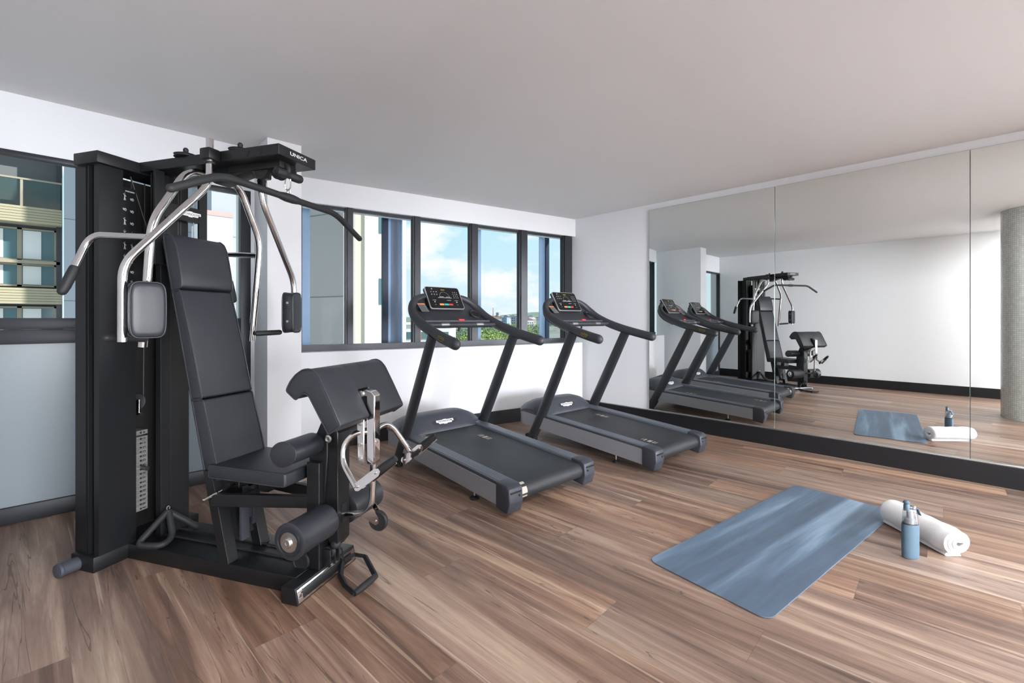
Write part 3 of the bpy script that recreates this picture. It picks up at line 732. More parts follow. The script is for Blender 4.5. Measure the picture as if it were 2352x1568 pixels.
# chrome curl assembly
def f(b):
    prism(b, [(1.400, .950), (1.425, .962), (1.462, .952), (1.478, .935), (1.478, .615), (1.470, .600), (1.440, .600), (1.432, .615), (1.432, .925), (1.40, .925)], -.030, .020, 'y', .005, 2)
curl = part('curl_bar', f, M['chrome'], angle=12, label='polished chrome curl lever')
part('curl_pivot', lambda b: lathe(b, [(.017, 0), (.017, .008), (.008, .010), (.006, .008), (0, .008)], (1.402, -.030, .938), (0, -1, 0), 20), M['satin'], curl)
def f(b):
    prism(b, [(1.39, .83), (1.415, .84), (1.43, .83), (1.43, .61), (1.415, .598), (1.395, .61)], -.046, -.036, 'y', .003, 1)
    for z in (.80, .70, .63): lathe(b, [(.011, 0), (.011, .003), (.005, .005), (0, .003)], (1.41, -.046, z), (0, -1, 0), 14)
part('adjuster_plate', f, M['satin'], curl)
part('bend_bar', lambda b: sweep(b, fillet([(1.445, -.01, .755), (1.375, -.055, .755), (1.335, -.08, .690), (1.352, -.10, .620), (1.455, -.14, .530)], .05, 7), .0135, seg=18), M['chrome'], curl)
part('bend_bar', lambda b: sweep(b, fillet([(1.455, .0, .755), (1.46, .075, .775), (1.475, .13, .755), (1.545, .20, .600)], .05, 7), .0135, seg=18), M['chrome'], curl)
def stirrup(px, name_parent):
    P0, P1 = Vector(px[0]), Vector(px[1])
    d = (P1-P0).normalized(); side = Vector((0, 1, 0)); Mx = frameM(P0, d, side); L = (P1-P0).length
    def f(b):
        for yy in (-.024, .021):
            prism(b, [(-.020, -.010), (-.008, -.019), (L*.52, -.019), (L*.60, -.008), (L*.60, .008), (L*.52, .019), (-.008, .019), (-.020, .010)], yy, yy+.003, 'y', 0, M=Mx @ Matrix.Rotation(0, 4, 'X'))
        box(b, L*.05, L*.25, -.021, .021, -.012, -.009, M=Mx)
        sweep(b, [Mx @ Vector(q) for q in ((L*.3, .0, -.022), (L*.95, .0, -.020))], .004, seg=10)
        for xx in (0, L*.5): lathe(b, [(.006, 0), (.006, .004), (0, .006)], Mx @ Vector((xx, -.024, 0)), Mx.to_3x3() @ Vector((0, -1, 0)), 12)
    hd = part('handle_frame', f, M['chrome'], curl)
    part('handle_grip', lambda b: sweep(b, [Mx @ Vector((L*.45, 0, .0)), Mx @ Vector((L*.6, 0, .001)), Mx @ Vector((L*.8, 0, .0)), Mx @ Vector((L*1.0, 0, 0))], [.016, .0195, .0190, .0150], seg=18), M['rubber'], hd)
stirrup(((1.462, -.12, .535), (1.628, -.085, .665)), curl)
stirrup(((1.520, .20, .568), (1.680, .215, .700)), curl)
def f(b):
    sweep(b, fillet([(1.452, 0, .62), (1.445, 0, .395), (1.40, .0, .345), (1.262, 0, .330)], .05, 8), .0155, seg=18)
rod = part('link_rod', f, M['chrome'], curl)
part('wheel_fork', lambda b: [prism(b, [(1.395, .345), (1.425, .375), (1.452, .400), (1.492, .345), (1.492, .318), (1.475, .308)], yy, yy+.003, 'y', .0) for yy in (-.0185, .0155)] and [lathe(b, [(.006, 0), (.006, .004), (0, .005)], (1.476, -.0185, .328), (0, -1, 0), 12)], M['chrome'], rod)
part('guide_wheel', lambda b: lathe(b, [(0, -.012), (.02, -.013), (.040, -.010), (.046, -.012), (.050, -.006), (.050, .006), (.046, .012), (.040, .010), (.02, .013), (0, .012)], (1.480, 0, .325), (0, 1, 0), 40), M['rubber'], rod)
# low pulley on the post
def f(b):
    box(b, 1.20, 1.245, -.055, -.045, .085, .17, .004); box(b, 1.20, 1.245, -.02, -.01, .085, .17, .004); box(b, 1.20, 1.245, .01, .02, .085, .17, .004)
lo = part('low_pulley_bracket', f, M['black'])
pulley((1.222, -.033, .15), (0, 1, 0), .03, parent=lo); pulley((1.10, -.085, .11), (0, 1, 0), .045, parent=lo, w=.02)
part('cable_ball', lambda b: lathe(b, [(0, -.022), (.012, -.020), (.022, -.008), (.024, .004), (.018, .016), (.008, .022), (0, .022)], (1.255, -.025, .19), (.6, -.5, .1), 20), M['rubber'], lo)
def f(b):
    for y in (-.04, .04): sweep(b, [(.10, y, .088), (1.10, y, .088)], .006, seg=8)
part('base_cable', f, M['cable'])

# ------------------------------------------------------------------ loose attachments
GM = Matrix.Translation(GO) @ Matrix.Rotation(GA, 4, 'Z')
def gw(p): return GM @ Vector(p)
# lat bar hanging from the arm
lat = thing('lat_bar', 'long black bent pull-down bar hanging from the end of the top arm', 'pull-down bar', gw((.95, -.01, 1.915)), GA)
lp = lambda p: Vector((p[0]-.95, p[1]+.01, p[2]-1.915))
part('bar', lambda b: sweep(b, [lp(p) for p in fillet([(.95, -.612, 1.812), (.95, -.395, 1.928), (.95, .358, 1.928), (.95, .592, 1.818)], .065, 8)], .0168, seg=20, roundcap=True), M['rubber'], lat)
part('centre_sleeve', lambda b: sweep(b, [lp((.95, y, 1.928)) for y in (-.075, -.05, -.025, .025, .05, .075)], [.0157, .020, .023, .023, .020, .0157], seg=20), M['rubber'], lat)
part('eyelet', lambda b: sweep(b, [lp((.95+.0*math.cos(a), -.005+.011*math.cos(a), 1.955+.016*math.sin(a))) for a in [k*2*math.pi/20 for k in range(20)]], .0032, seg=8, closed=True), M['chrome'], lat)
def f(b):
    P = [(-.014, .0), (-.016, .025), (-.010, .058), (0, .064), (.012, .058), (.014, .025), (.010, .002), (0, -.006)]
    sweep(b, [lp((.945+x*.35, -.005+x*.9, 1.975+z)) for x, z in [(q.x, q.z) for q in smoothpath([(p[0], 0, p[1]) for p in P+[P[0]]], 4)[:-1]]], .0035, seg=8, closed=True)
part('snap_hook', f, M['chrome'], lat)
cs = thing('cable_stop', 'short black rubber cylinder on the cable just above the long pull-down bar', 'cable stop', gw((.94, 0, 2.045)), GA)
def f(b):
    lathe(b, [(0, 0), (.006, 0), (.008, .006), (.021, .0), (.0225, .01), (.0225, .055), (.019, .062), (.016, .072), (.016, .082), (.019, .092), (.0225, .10), (.0225, .145), (.018, .156), (0, .158)], (0, -.08, .002), (.1, 1, -.02), 28)
part('rubber_stop', f, M['rubber'], cs)
part('cable', lambda b: (cyl(b, (-.01, -.035, 0), (-.01, -.035, .06), .004, seg=8), cyl(b, (.01, .045, 0), (.01, .045, .05), .004, seg=8)), M['cable'], cs)
# close grip V handle on the base
vh = thing('row_handle', 'black double-triangle rowing handle resting on the base of the weight tower', 'cable handle', gw((.13, -.03, .08)), GA)
def f(b):
    def Q(p): return Vector((p[0]-.13, p[1]+.03, p[2]-.08))
    sweep(b, [Q(p) for p in fillet([(.165, -.056, .228), (.150, -.205, .108), (.262, -.158, .098), (.245, -.085, .112), (.170, -.052, .228)], .035, 7)], .0165, seg=16)
    sweep(b, [Q(p) for p in fillet([(.167, -.050, .225), (.215, .02, .150), (.235, .055, .105)], .03, 6)], .0165, seg=16, roundcap=True)
    lathe(b, [(.017, -.02), (.019, .0), (.015, .016), (0, .018)], Q((.167, -.053, .222)), (0, 0, 1), 16)
part('handle_frame', f, M['rubber'], vh)
part('eye', lambda b: sweep(b, [Vector((.167-.13, -.053+.03+.008*math.cos(a), .247-.08+.010*math.sin(a))) for a in [k*2*math.pi/16 for k in range(16)]], .003, seg=8, closed=True), M['satin'], vh)
# stirrup handle lying on the floor
def zf(x, y, z): return gw((x, y, z))
sh = thing('stirrup_handle', 'black six-sided pull handle lying on the floor beside the chrome foot plate', 'cable handle', gw((1.30, .03, 0)), GA)
def f(b):
    loop = [(1.215, .075, .045), (1.262, .0, .022), (1.335, -.060, .018), (1.425, -.110, .022)]
    loop2 = [(1.215, .085, .045), (1.232, .155, .045), (1.29, .165, .04), (1.435, .045, .022)]
    for lp_ in (loop, loop2): sweep(b, [Vector((p[0]-1.30, p[1]-.03, p[2])) for p in lp_], .011, rb=.014, seg=4, up=(0, 0, 1))
part('handle_frame', f, M['black'], sh, smooth=False)
part('hand_grip', lambda b: sweep(b, [Vector((p[0]-1.30, p[1]-.03, p[2])) for p in ((1.425, -.112, .024), (1.43, -.06, .024), (1.434, .0, .024), (1.436, .047, .024))], [.0125, .0165, .0165, .013], seg=18), M['rubber'], sh)
part('clip', lambda b: sweep(b, [Vector((p[0]-1.30, p[1]-.03, p[2])) for p in smoothpath([(1.213, .08, .05), (1.222, .07, .10), (1.23, .045, .135), (1.24, .01, .15), (1.25, -.01, .18)], 4)], .0045, seg=8), M['rubber'], sh)
# ------------------------------------------------------------------ treadmills (x across, y from the user end to the window, z up)
TILT = .0647
def make_treadmill(name, label, loc, rz):
    t = thing(name, label, 'treadmill', loc, rz, 'treadmills facing the window')
    def sh(z, y): return z+(y-.13)*TILT
    def part(nm, fn, m, parent=None, smooth=True, lab=None, angle=35, shear=False):
        bm = B(); fn(bm)
        if shear:
            for v in bm.verts: v.co.z = sh(v.co.z, v.co.y)
        o = finish(nm, bm, m, parent or t, smooth, angle)
        if lab: o['label'] = lab
        return o
    HW = .445
    # silver sides with rounded noses
    for s in (-1, 1):
        def f(b):
            out = [(HW, .13), (HW, 1.50), (HW-.006, 1.60), (HW-.035, 1.69), (HW-.10, 1.755), (HW-.20, 1.79), (.10, 1.81), (0, 1.812)]
            P = smoothpath([(x, y, 0) for x, y in out], 4); P2 = [Vector((p.x-.02 if p.x > .02 else p.x, p.y-(.02 if p.y > 1.6 else 0), 0)) for p in P]
            poly = [(s*p.x, p.y) for p in P]+[(s*p.x, p.y) for p in P2[::-1]]
            n = len(P)
            A = [[b.verts.new((s*q.x, q.y, z)) for z in (.066, .196)] for q in P]; I = [[b.verts.new((s*q.x, q.y, z)) for z in (.066, .196)] for q in P2]
            for i in range(n-1):
                b.faces.new((A[i][0], A[i+1][0], A[i+1][1], A[i][1])); b.faces.new((I[i][0], I[i][1], I[i+1][1], I[i+1][0]))
                b.faces.new((A[i][1], A[i+1][1], I[i+1][1], I[i][1])); b.faces.new((A[i][0], I[i][0], I[i+1][0], A[i+1][0]))
            b.faces.new((A[0][0], A[0][1], I[0][1], I[0][0])); b.faces.new((A[-1][0], I[-1][0], I[-1][1], A[-1][1]))
        part('side_panel', f, M['silver'], shear=True, lab='silver side panel')
    def f(b):
        for s in (-1, 1):
            x0, x1 = sorted((s*.405, s*.438)); box(b, x0, x1, .06, 1.50, .10, .214, .008, 2)
        box(b, -.41, .41, .12, 1.70, .085, .16, .004); 
    part('deck_frame', f, M['tm'], shear=True)
    for s in (-1, 1):
        def f(b):
            w0, w1 = .328, .428; poly = [(s*w0, .18), (s*w0, .214)]; n = 6
            for k in range(n):
                a = w0+.004+(w1-w0-.008)*k/n; c = w0+.004+(w1-w0-.008)*(k+1)/n
                poly += [(s*a, .217), (s*(a+.001), .222), (s*(c-.0045), .222), (s*(c-.0035), .217)]
            poly += [(s*w1, .214), (s*w1, .18)]
            prism(b, poly, .125, 1.38, 'y')
        part('foot_rail', f, M['rail'], shear=True, lab='ribbed blue-grey foot rail', smooth=False)
        def f(b):
            y0 = -.005
            prism(b, [(y0+.02, .040), (.132, .048), (.132, .2225), (.03, .221), (y0+.004, .205), (y0-.004, .12)], s*.326, s*.450, 'x', .010, 3)
        ec = part('end_cap', f, M['cap'], shear=True, angle=50, lab='moulded end cap')
        part('cap_groove', lambda b: (box(b, min(s*.345, s*.44), max(s*.345, s*.44), -.0105, -.002, .176, .184, .002), cyl(b, (s*.36, -.010, .155), (s*.36, -.002, .155), .007, seg=14)), M['dark'], ec, shear=True)
    # belt, looped over the rear roller
    def f(b):
        poly = [(1.42, .200), (.07, .200)]+[(.07-.056*math.sin(a), .144+.056*math.cos(a)) for a in [math.pi*k/14 for k in range(1, 14)]]+[(.07, .088), (1.42, .088), (1.42, .094), (.07, .094)]+[(.07-.050*math.sin(a), .144+.050*math.cos(a)) for a in [math.pi*k/14 for k in range(13, 0, -1)]]+[(.07, .194), (1.42, .194)]
        prism(b, poly, -.322, .322, 'y')
        for v in b.verts: v.co = Vector((v.co.y, v.co.x, v.co.z))
    belt = part('running_belt', f, M['belt'], shear=True)
    def f(b):
        for (cx_, cy_) in ((.15, .98), (-.285, 1.26)) if name == 'treadmill' and rz > R(-2) else ((.16, 1.02), (-.20, .22)):
            for k, w in enumerate((.006, .012, .034, .016, .006)):
                y = cy_+(-.075, -.053, -.012, .036, .064)[k]
                prism(b, [(cx_-.028, y-w/2), (cx_+.028, y-w/2), (cx_+.028, y+w/2), (cx_-.028, y+w/2)], .2003, .2008, 'z')
        if rz > R(-2):
            for a0, a1 in ((.1, .5), (.85, 1.6), (1.85, 2.1)):
                n = 6
                for k in range(n):
                    a = a0+(a1-a0)*k/n; c = a0+(a1-a0)*(k+1)/n; r = .0566
                    vs = [b.verts.new((x, .07-r*math.sin(q), .144+r*math.cos(q))) for x, q in ((-.318, a), (-.265, a), (-.265, c), (-.318, c))]; b.faces.new(vs)
    part('belt_print', f, M['beige'], belt, shear=True, smooth=False, lab='beige logo marks')
    part('rear_roller', lambda b: cyl(b, (-.33, .07, .144), (.33, .07, .144), .049, seg=32), M['dark'], shear=True)
    # motor hood
    def f(b):
        nx = 28; rows = []
        pr = [(1.325, .190), (1.326, .212), (1.345, .232), (1.40, .296), (1.435, .322), (1.47, .332), (1.56, .330), (1.66, .305), (1.74, .262), (1.785, .22), (1.79, .19)]
        for i in range(nx+1):
            u = -1+2*i/nx; x = u*.436; a = abs(u)
            k = 1-max(0, (a-.45)/.55)**2.0*.62
            fr_ = 1-max(0, (a-.5)/.5)**2.5*.35
            row = []
            for j, (y, z) in enumerate(pr):
                yy = y if y < 1.45 else 1.45+(y-1.45)*fr_
                if a > .76 and y < 1.45: yy = y+(a-.76)*.15
                zz = .19+(z-.19)*k
                row.append(b.verts.new((x, yy, zz)))
            rows.append(row)
        for r0, r1 in zip(rows, rows[1:]):
            for j in range(len(pr)-1): b.faces.new((r0[j], r0[j+1], r1[j+1], r1[j]))
        b.faces.new(rows[0]); b.faces.new(rows[-1][::-1]); b.faces.new([r[0] for r in rows]+[r[-1] for r in rows[::-1]])
    hood = part('motor_hood', f, M['tm2'], shear=True, angle=40)
    # badge on the sloping face
    hy0, hz0, hy1, hz1 = 1.345, sh(.232, 1.345), 1.40, sh(.296, 1.40)
    hm = frameM((.0, (hy0+hy1)/2, (hz0+hz1)/2), (1, 0, 0), (0, hy1-hy0, hz1-hz0)); hm = hm @ Matrix.Translation((0, .006, .0025))
    def f(b):
        n = 24; vs = []
        for k in range(n):
            a = 2*math.pi*k/n; vs.append(b.verts.new(hm @ Vector((.135*math.copysign(abs(math.cos(a))**.6, math.cos(a)), .026*math.copysign(abs(math.sin(a))**.7, math.sin(a)), .0))))
        b.faces.new(vs)
    part('badge_recess', f, M['tm'], hood, smooth=False)
    o = part('maker_badge', lambda b: badge_shape(b, .19, .038, hm, 0, .0012), M['white'], hood, smooth=False)
    text('lettering', 'TECHNOGYM', .155, hm @ Matrix.Translation((0, .004, .0016)), M['dark'], hood, .0005, .016, .01)
    # posts
    for s in (-1, 1):
        def f(b):
            P = [(s*.432, 1.50, .035), (s*.432, 1.45, .10), (s*.430, 1.345, .30), (s*.436, 1.13, .72), (s*.442, .905, 1.165)]
            sweep(b, P, [.024, .027, .028, .028, .027], rb=[.050, .060, .062, .061, .055], seg=24, up=(1, 0, 0))
        part('upright_post', f, M['post'])
        part('post_foot', lambda b: (box(b, min(s*.395, s*.455), max(s*.395, s*.455), 1.44, 1.54, .0, .07, .012, 2), cyl(b, (s*.40, 1.56, .035), (s*.44, 1.56, .035), .03, seg=20)), M['rubber'])
    # dash and handrails
    path = [(.0, 1.432, 1.515), (.12, 1.430, 1.515), (.225, 1.418, 1.503), (.310, 1.395, 1.465), (.368, 1.345, 1.395), (.392, 1.26, 1.325), (.405, 1.13, 1.262), (.420, .96, 1.205), (.436, .78, 1.158), (.450, .585, 1.115)]
    for s in (-1, 1):
        P = smoothpath([(s*x, y, z) for x, y, z in path], 5)
        n = len(P); ra = [.022+.016*min(1, i/(n*.62)) for i in range(n)]; rb_ = [.020+.024*min(1, i/(n*.62)) for i in range(n)]
        hr = part('handrail', lambda b: sweep(b, P, rb_, rb=ra, seg=20, up=(0, .25, 1), roundcap=True), M['tm'], angle=60)
        if s < 0 or True:
            e = P[-5]; d = (P[-1]-P[-9]).normalized()
            bmx = frameM(e+Vector((-.0385, 0, .004)), -d if False else -Vector((0, -1, 0))*-1, (0, 0, 1)) if False else None
            # badge on the outer left flank, facing the room
            xa = (P[-2]-P[-9]).normalized(); nrm = Vector((-1, -.05, .05)) if s < 0 else Vector((-1, 0, 0))
            if True:
                if s > 0: xa = -xa
                Q = P[-5]; za = Vector((s, 0, .10)).normalized(); ya = za.cross(xa).normalized()
                mm = Matrix((xa, ya, za)).transposed().to_4x4(); mm.translation = Q+za*.0385
                part('maker_badge', lambda b: badge_shape(b, .088, .028, mm, 0, .0), M['yellow'], hr, smooth=False)
                part('badge_field', lambda b: badge_shape(b, .083, .0235, mm, 0, .0006), M['dark'], hr, smooth=False)
                text('lettering', 'TECHNOGYM', .068, mm @ Matrix.Translation((0, .002, .0010)), M['yellow'], hr, .0003, .0085)
    def f(b):
        P = smoothpath([(x, y, z) for x, y, z in path[1:7]], 4); rows = []
        for p in P:
            row = []
            for k in range(17):
                u = -1+2*k/16; row.append((u*p.x, p.y+.012+.02*(1-u*u), p.z-.004))
            rows.append(row)
        F = [[b.verts.new(q) for q in r] for r in rows]; Bk = [[b.verts.new((q[0], q[1]+.03, q[2]-.035)) for q in r] for r in rows]
        for G, fl in ((F, 1), (Bk, -1)):
            for a, c in zip(G, G[1:]):
                for k in range(16): b.faces.new((a[k], a[k+1], c[k+1], c[k])[::fl])
        for a, c in ((F[0], Bk[0]), (F[-1], Bk[-1])):
            for k in range(16): b.faces.new((a[k], a[k+1], c[k+1], c[k]))
        for k in (0, 16):
            for i in range(len(F)-1): b.faces.new((F[i][k], F[i+1][k], Bk[i+1][k], Bk[i][k]))
    dash = part('dashboard', f, M['tm'], angle=50)
    def f(b):
        sweep(b, [(-.385, 1.185, 1.275), (.385, 1.185, 1.275)], .016, rb=.028, seg=16, up=(0, .5, 1))
    part('front_tray', f, M['tm2'], dash)
    hb = part('cross_bar', lambda b: sweep(b, [(-.41, 1.10, 1.252), (.41, 1.10, 1.252)], .0155, seg=20), M['tm'])
    part('pulse_sensor', lambda b: [sweep(b, [(x-.04, 1.0995, 1.2535), (x+.04, 1.0995, 1.2535)], .0158, seg=20) for x in (-.19, .19)], M['sens'], hb)
    # cup holder
    ch = part('cup_holder', lambda b: lathe(b, [(.030, -.05), (.044, -.02), (.046, .002), (.052, .004), (.054, .0), (.052, -.004), (.048, -.03)], (.285, 1.285, 1.352), (0, -.62, .78), 32), M['tm'], dash)
    part('cup_bottom', lambda b: lathe(b, [(0, -.006), (.046, -.006), (.046, -.002), (0, -.002)], (.285, 1.285, 1.352), (0, -.62, .78), 32), M['dark'], ch)
    # label and safety key
    lm = frameM((-.265, 1.335, 1.395), (1, 0, 0), (0, .75, .66))
    ls = part('warning_label', lambda b: box(b, -.038, .038, -.055, .055, .012, .0135, M=lm), M['sens'], dash, smooth=False)
    part('label_header', lambda b: box(b, -.038, .038, .042, .055, .0136, .0142, M=lm), M['orange'], ls, smooth=False)
    part('label_lines', lambda b: [box(b, -.032, .032-.01*(k % 3), .030-k*.0105, .0325-k*.0105, .0136, .0142, M=lm) for k in range(8)], M['tm'], ls, smooth=False)
    part('safety_clip', lambda b: box(b, -.032+.03, .032+.03, 1.152, 1.190, 1.285, 1.303, .004), M['red'], dash)
    # console
    dm = frameM((0, (1.437+1.319)/2, (1.601+1.396)/2), (1, 0, 0), (0, .118, .205))
    def rr(w, h_, r, n=5):
        o = []
        for cx_, cy_, a0 in ((w-r, h_-r, 0), (-w+r, h_-r, 90), (-w+r, -h_+r, 180), (w-r, -h_+r, 270)):
            for k in range(n+1): a = R(a0+90*k/n); o.append((cx_+r*math.cos(a), cy_+r*math.sin(a)))
        return o
    cn = part('console', lambda b: (prism(b, rr(.188, .118, .022), -.035, .0, 'z', .0, M=dm), prism(b, rr(.16, .09, .02), -.07, -.034, 'z', 0, M=dm)), M['tm'])
    part('console_rim', lambda b: prism(b, rr(.190, .120, .024), -.012, .0015, 'z', .001, 1, M=dm), M['silverrim'], cn)
    scn = part('control_panel', lambda b: prism(b, rr(.184, .114, .020), .0, .003, 'z', .0008, 1, M=dm), M['screen'], cn)
    def at(x, y, z=.0034): return dm @ Vector((x, y, z))
    def mk(b, x, y, w, h_): vs = [b.verts.new(at(x+a*w/2, y+c*h_/2)) for a, c in ((-1, -1), (1, -1), (1, 1), (-1, 1))]; b.faces.new(vs)
    def f(b):
        for i in range(3):
            for j in range(4): mk(b, .105+i*.022, .064-j*.020, .0075, .0065)
        for i in range(3):
            for j in range(2): mk(b, -.135+i*.028, .060-j*.028, .014, .003); mk(b, -.135+i*.028+.003, .066-j*.028, .006, .005)
        for k in range(3): mk(b, -.118+k*.0, .094, .012, .012) if k == 0 else None
        for x in (-.125, .118): mk(b, x, -.046, .011, .011); mk(b, x, -.075, .014, .003); mk(b, x, -.028, .038, .0035)
        mk(b, .035, -.028, .045, .0035); mk(b, .0, .0, .15, .005)
        n = 22
        for k in range(n):
            a = math.pi*(.02+.96*k/(n-1)); mk(b, .053*math.cos(a), .008+.055*math.sin(a), .0035, .0035)
        for k in range(4): mk(b, -.05+.012*k, .010, .006, .008); mk(b, .02+.012*k, .010, .006, .007)
    part('key_symbols', f, M['grey_print'], scn, smooth=False)
    part('pause_key', lambda b: mk(b, -.058, -.073, .046, .019), M['orange'], scn, smooth=False)
    part('start_key', lambda b: mk(b, -.006, -.073, .050, .019), M['teal'], scn, smooth=False)
    part('stop_key', lambda b: mk(b, .044, -.073, .044, .019), M['red'], scn, smooth=False)
    text('lettering', 'TECHNOGYM', .042, dm @ Matrix.Translation((0, .086, .0034)), M['yellow'], scn, .0003, .009, .02)
    part('key_cord', lambda b: sweep(b, smoothpath([(.02, 1.20, 1.27), (.02, 1.19, 1.235), (.028, 1.19, 1.215), (.018, 1.19, 1.195)], 4), [.010]*13, seg=8), M['rubber'], dash)
    # levelling feet
    for s in (-1, 1):
        ft = part('levelling_foot', lambda b: lathe(b, [(.034, 0), (.036, .006), (.030, .014), (.012, .022), (.006, .024), (0, .024)], (s*.385, .44, 0), (0, 0, 1), 28), M['rubber'])
        part('foot_stem', lambda b: cyl(b, (s*.385, .44, .02), (s*.385, .44, .12), .006, seg=12), M['satin'], ft)
    return t
make_treadmill('treadmill', 'grey treadmill nearer the camera, between the weight machine and the other treadmill', (2.475, 2.12, 0), R(-1.2))
make_treadmill('treadmill', 'grey treadmill in the corner, standing beside the mirror wall', (3.93, 1.875, 0), R(-2.5))

# ------------------------------------------------------------------ yoga mat, bottle, towel
c = Vector(((4.067+3.967+2.2+2.229)/4, (1.019+.427+.617+1.285)/4, 0))
ang = math.atan2(1.019-1.285+ (.427-.617), 4.067-2.229+3.967-2.2)
def f(b):
    L, W_, r = .928, .312, .055; o = []
    for cx_, cy_, a0 in ((L-r, W_-r, 0), (-L+r, W_-r, 90), (-L+r, -W_+r, 180), (L-r, -W_+r, 270)):
        for k in range(9): a = R(a0+90*k/8); o.append((cx_+r*math.cos(a), cy_+r*math.sin(a)))
    prism(b, o, .0005, .006, 'z', .0015, 1)
bm = B(); f(bm); o = finish('yoga_mat', bm, M['yoga']); o.location = c; o.rotation_euler = (0, 0, ang)
tag(o, 'marbled grey-blue yoga mat lying flat on the wooden floor', 'yoga mat')
bt = thing('water_bottle', 'blue-grey water bottle with a clear spray top, standing in front of the white towel', 'water bottle', (3.295, .283, 0), R(-42)); bt.scale = (.92, .92, .985)
def bp(name, fn, m, parent=bt, angle=40):
    bm = B(); fn(bm); return finish(name, bm, m, parent, True, angle)
E_ = .62
bp('body', lambda b: lathe(b, [(0, 0), (.040, 0), (.046, .004), (.0475, .012), (.0485, .05), (.049, .12), (.0485, .175), (.047, .187), (.044, .1885), (.044, .180), (0, .180)], (0, 0, .0), (0, 0, 1), 48, sx=1, sy=E_), M['blue'])
bp('seal_ring', lambda b: lathe(b, [(.0445, .187), (.0458, .188), (.0458, .192), (.0445, .193)], (0, 0, 0), (0, 0, 1), 48, sx=1, sy=E_), M['darkring'])
def f(b):
    # slanted clear shoulder
    n = 40; rings = []
    for z, r, dx in ((.192, .0465, 0), (.205, .0455, 0), (.235, .043, -.001), (.262, .040, -.003), (.272, .034, -.006), (.276, .020, -.012)):
        rings.append([b.verts.new((r*math.cos(2*math.pi*k/n)+dx, r*E_*math.sin(2*math.pi*k/n), z-.010*(1 if z > .26 else 0)*max(0, math.cos(2*math.pi*k/n)))) for k in range(n)])
    for r0, r1 in zip(rings, rings[1:]):
        for k in range(n): b.faces.new((r0[k], r0[(k+1) % n], r1[(k+1) % n], r1[k]))
    b.faces.new(rings[-1])
lid = bp('clear_lid', f, M['clear'])
M['knob'] = mat('frosted_plastic', (.30, .34, .38), .35)
bp('inner_neck', lambda b: lathe(b, [(0, .19), (.030, .19), (.029, .215), (.018, .222), (.018, .255), (0, .258)], (-.002, 0, 0), (0, 0, 1), 32, sy=.8), M['knob'], lid)
bp('spout', lambda b: lathe(b, [(0, .262), (.0145, .262), (.0145, .292), (.012, .296), (.012, .300), (.0165, .304), (.016, .310), (.009, .316), (.004, .317), (.003, .313), (0, .313)], (-.024, 0, 0), (0, 0, 1), 28), M['blue'], lid)
bp('spray_knob', lambda b: lathe(b, [(0, .258), (.018, .258), (.019, .270), (.017, .282), (.012, .288), (0, .289)], (.014, 0, 0), (0, 0, 1), 28, sy=.9), M['clear'], lid)
bp('trigger', lambda b: (sweep(b, smoothpath([(-.018, .0, .272), (.015, .0, .268), (.036, 0, .272), (.048, 0, .255), (.058, 0, .235)], 4), [.004]*17, rb=[.011]*17, seg=10, up=(0, 0, 1)),), M['blue'], lid)
# rolled towel
def f(b):
    T0, T1 = Vector((3.785, .416, 0)), Vector((3.487, .105, 0))
    ax = (T1-T0); Lg = ax.length; ax.normalize(); side = Vector((0, 0, 1)).cross(ax).normalized(); up = Vector((0, 0, 1))
    Rr = .082; turns = 2.68; th = .0235; n = 150; prof2 = []
    # spiral of one continuous sheet, outer end laid flat on the floor
    ctr = []
    for k in range(n+1):
        t = k/n; a = t*turns*2*math.pi; r = .014+(Rr-.010-.014)*(t**.9)
        ctr.append((r*math.cos(a+.45)*1.06, r*math.sin(a+.45)*.93))
    lastx, lastz = ctr[-1]
    NS = 26; rings = []
    # tangents / normals
    def off(sgn, i):
        x, z = ctr[i]; x0, z0 = ctr[max(i-1, 0)]; x1, z1 = ctr[min(i+1, n)]
        d = math.hypot(x1-x0, z1-z0) or 1; return (x-sgn*(z1-z0)/d*th/2*.92, z+sgn*(x1-x0)/d*th/2*.92)
    outer = [off(-1, i) for i in range(n+1)]; inner = [off(1, i) for i in range(n+1)]
    loop = outer+inner[::-1]
    zmin = min(z for x, z in loop)
    for j in range(NS+1):
        u = j/NS; p = T0+ax*(Lg*u)
        # pillowed ends and slight waist
        e = min(u, 1-u)*NS; k_ = 1 if e >= 2 else (.93, .985, 1)[int(e)]
        wob = 1+.018*math.sin(u*9)+.02*math.sin(u*23+1)
        dz = 0
        ring = []
        for i, (x, z) in enumerate(loop):
            tt = (i if i <= n else 2*n+1-i)/n
            bulge = 0
            if u > .86: bulge = (1-tt)*.012*(u-.86)/.14
            if u < .14: bulge = -(1-tt)*.012*(.14-u)/.14
            zz = (z*k_*wob)-zmin*1.0
            ring.append(b.verts.new(p+side*(x*k_*wob)+up*max(zz, .0008+.001*(i > n))+ax*bulge))
        rings.append(ring)
    m_ = len(loop)
    for r0, r1 in zip(rings, rings[1:]):
        for i in range(m_): b.faces.new((r0[i], r0[(i+1) % m_], r1[(i+1) % m_], r1[i]))
    for rg in (rings[0], rings[-1]):
        for i in range(n): b.faces.new((rg[i], rg[i+1], rg[m_-2-i], rg[m_-1-i]))
    # loose outer flap lying on the floor
    fl = []
    for u in (0, .02, .2, .4, .6, .8, .97, 1.0):
        p = T0+ax*(Lg*(u*.97+.01)); fl.append([b.verts.new(p+side*sx+up*z) for sx, z in ((.03, .0005), (-.050, .0005), (-.062, .006), (-.055, .018), (-.04, .024), (0.02, .024))])
    for r0, r1 in zip(fl, fl[1:]):
        for i in range(5): b.faces.new((r0[i], r0[i+1], r1[i+1], r1[i]))
    b.faces.new(fl[0]); b.faces.new(fl[-1])
bm = B(); f(bm); o = finish('rolled_towel', bm, M['towel'], angle=80)
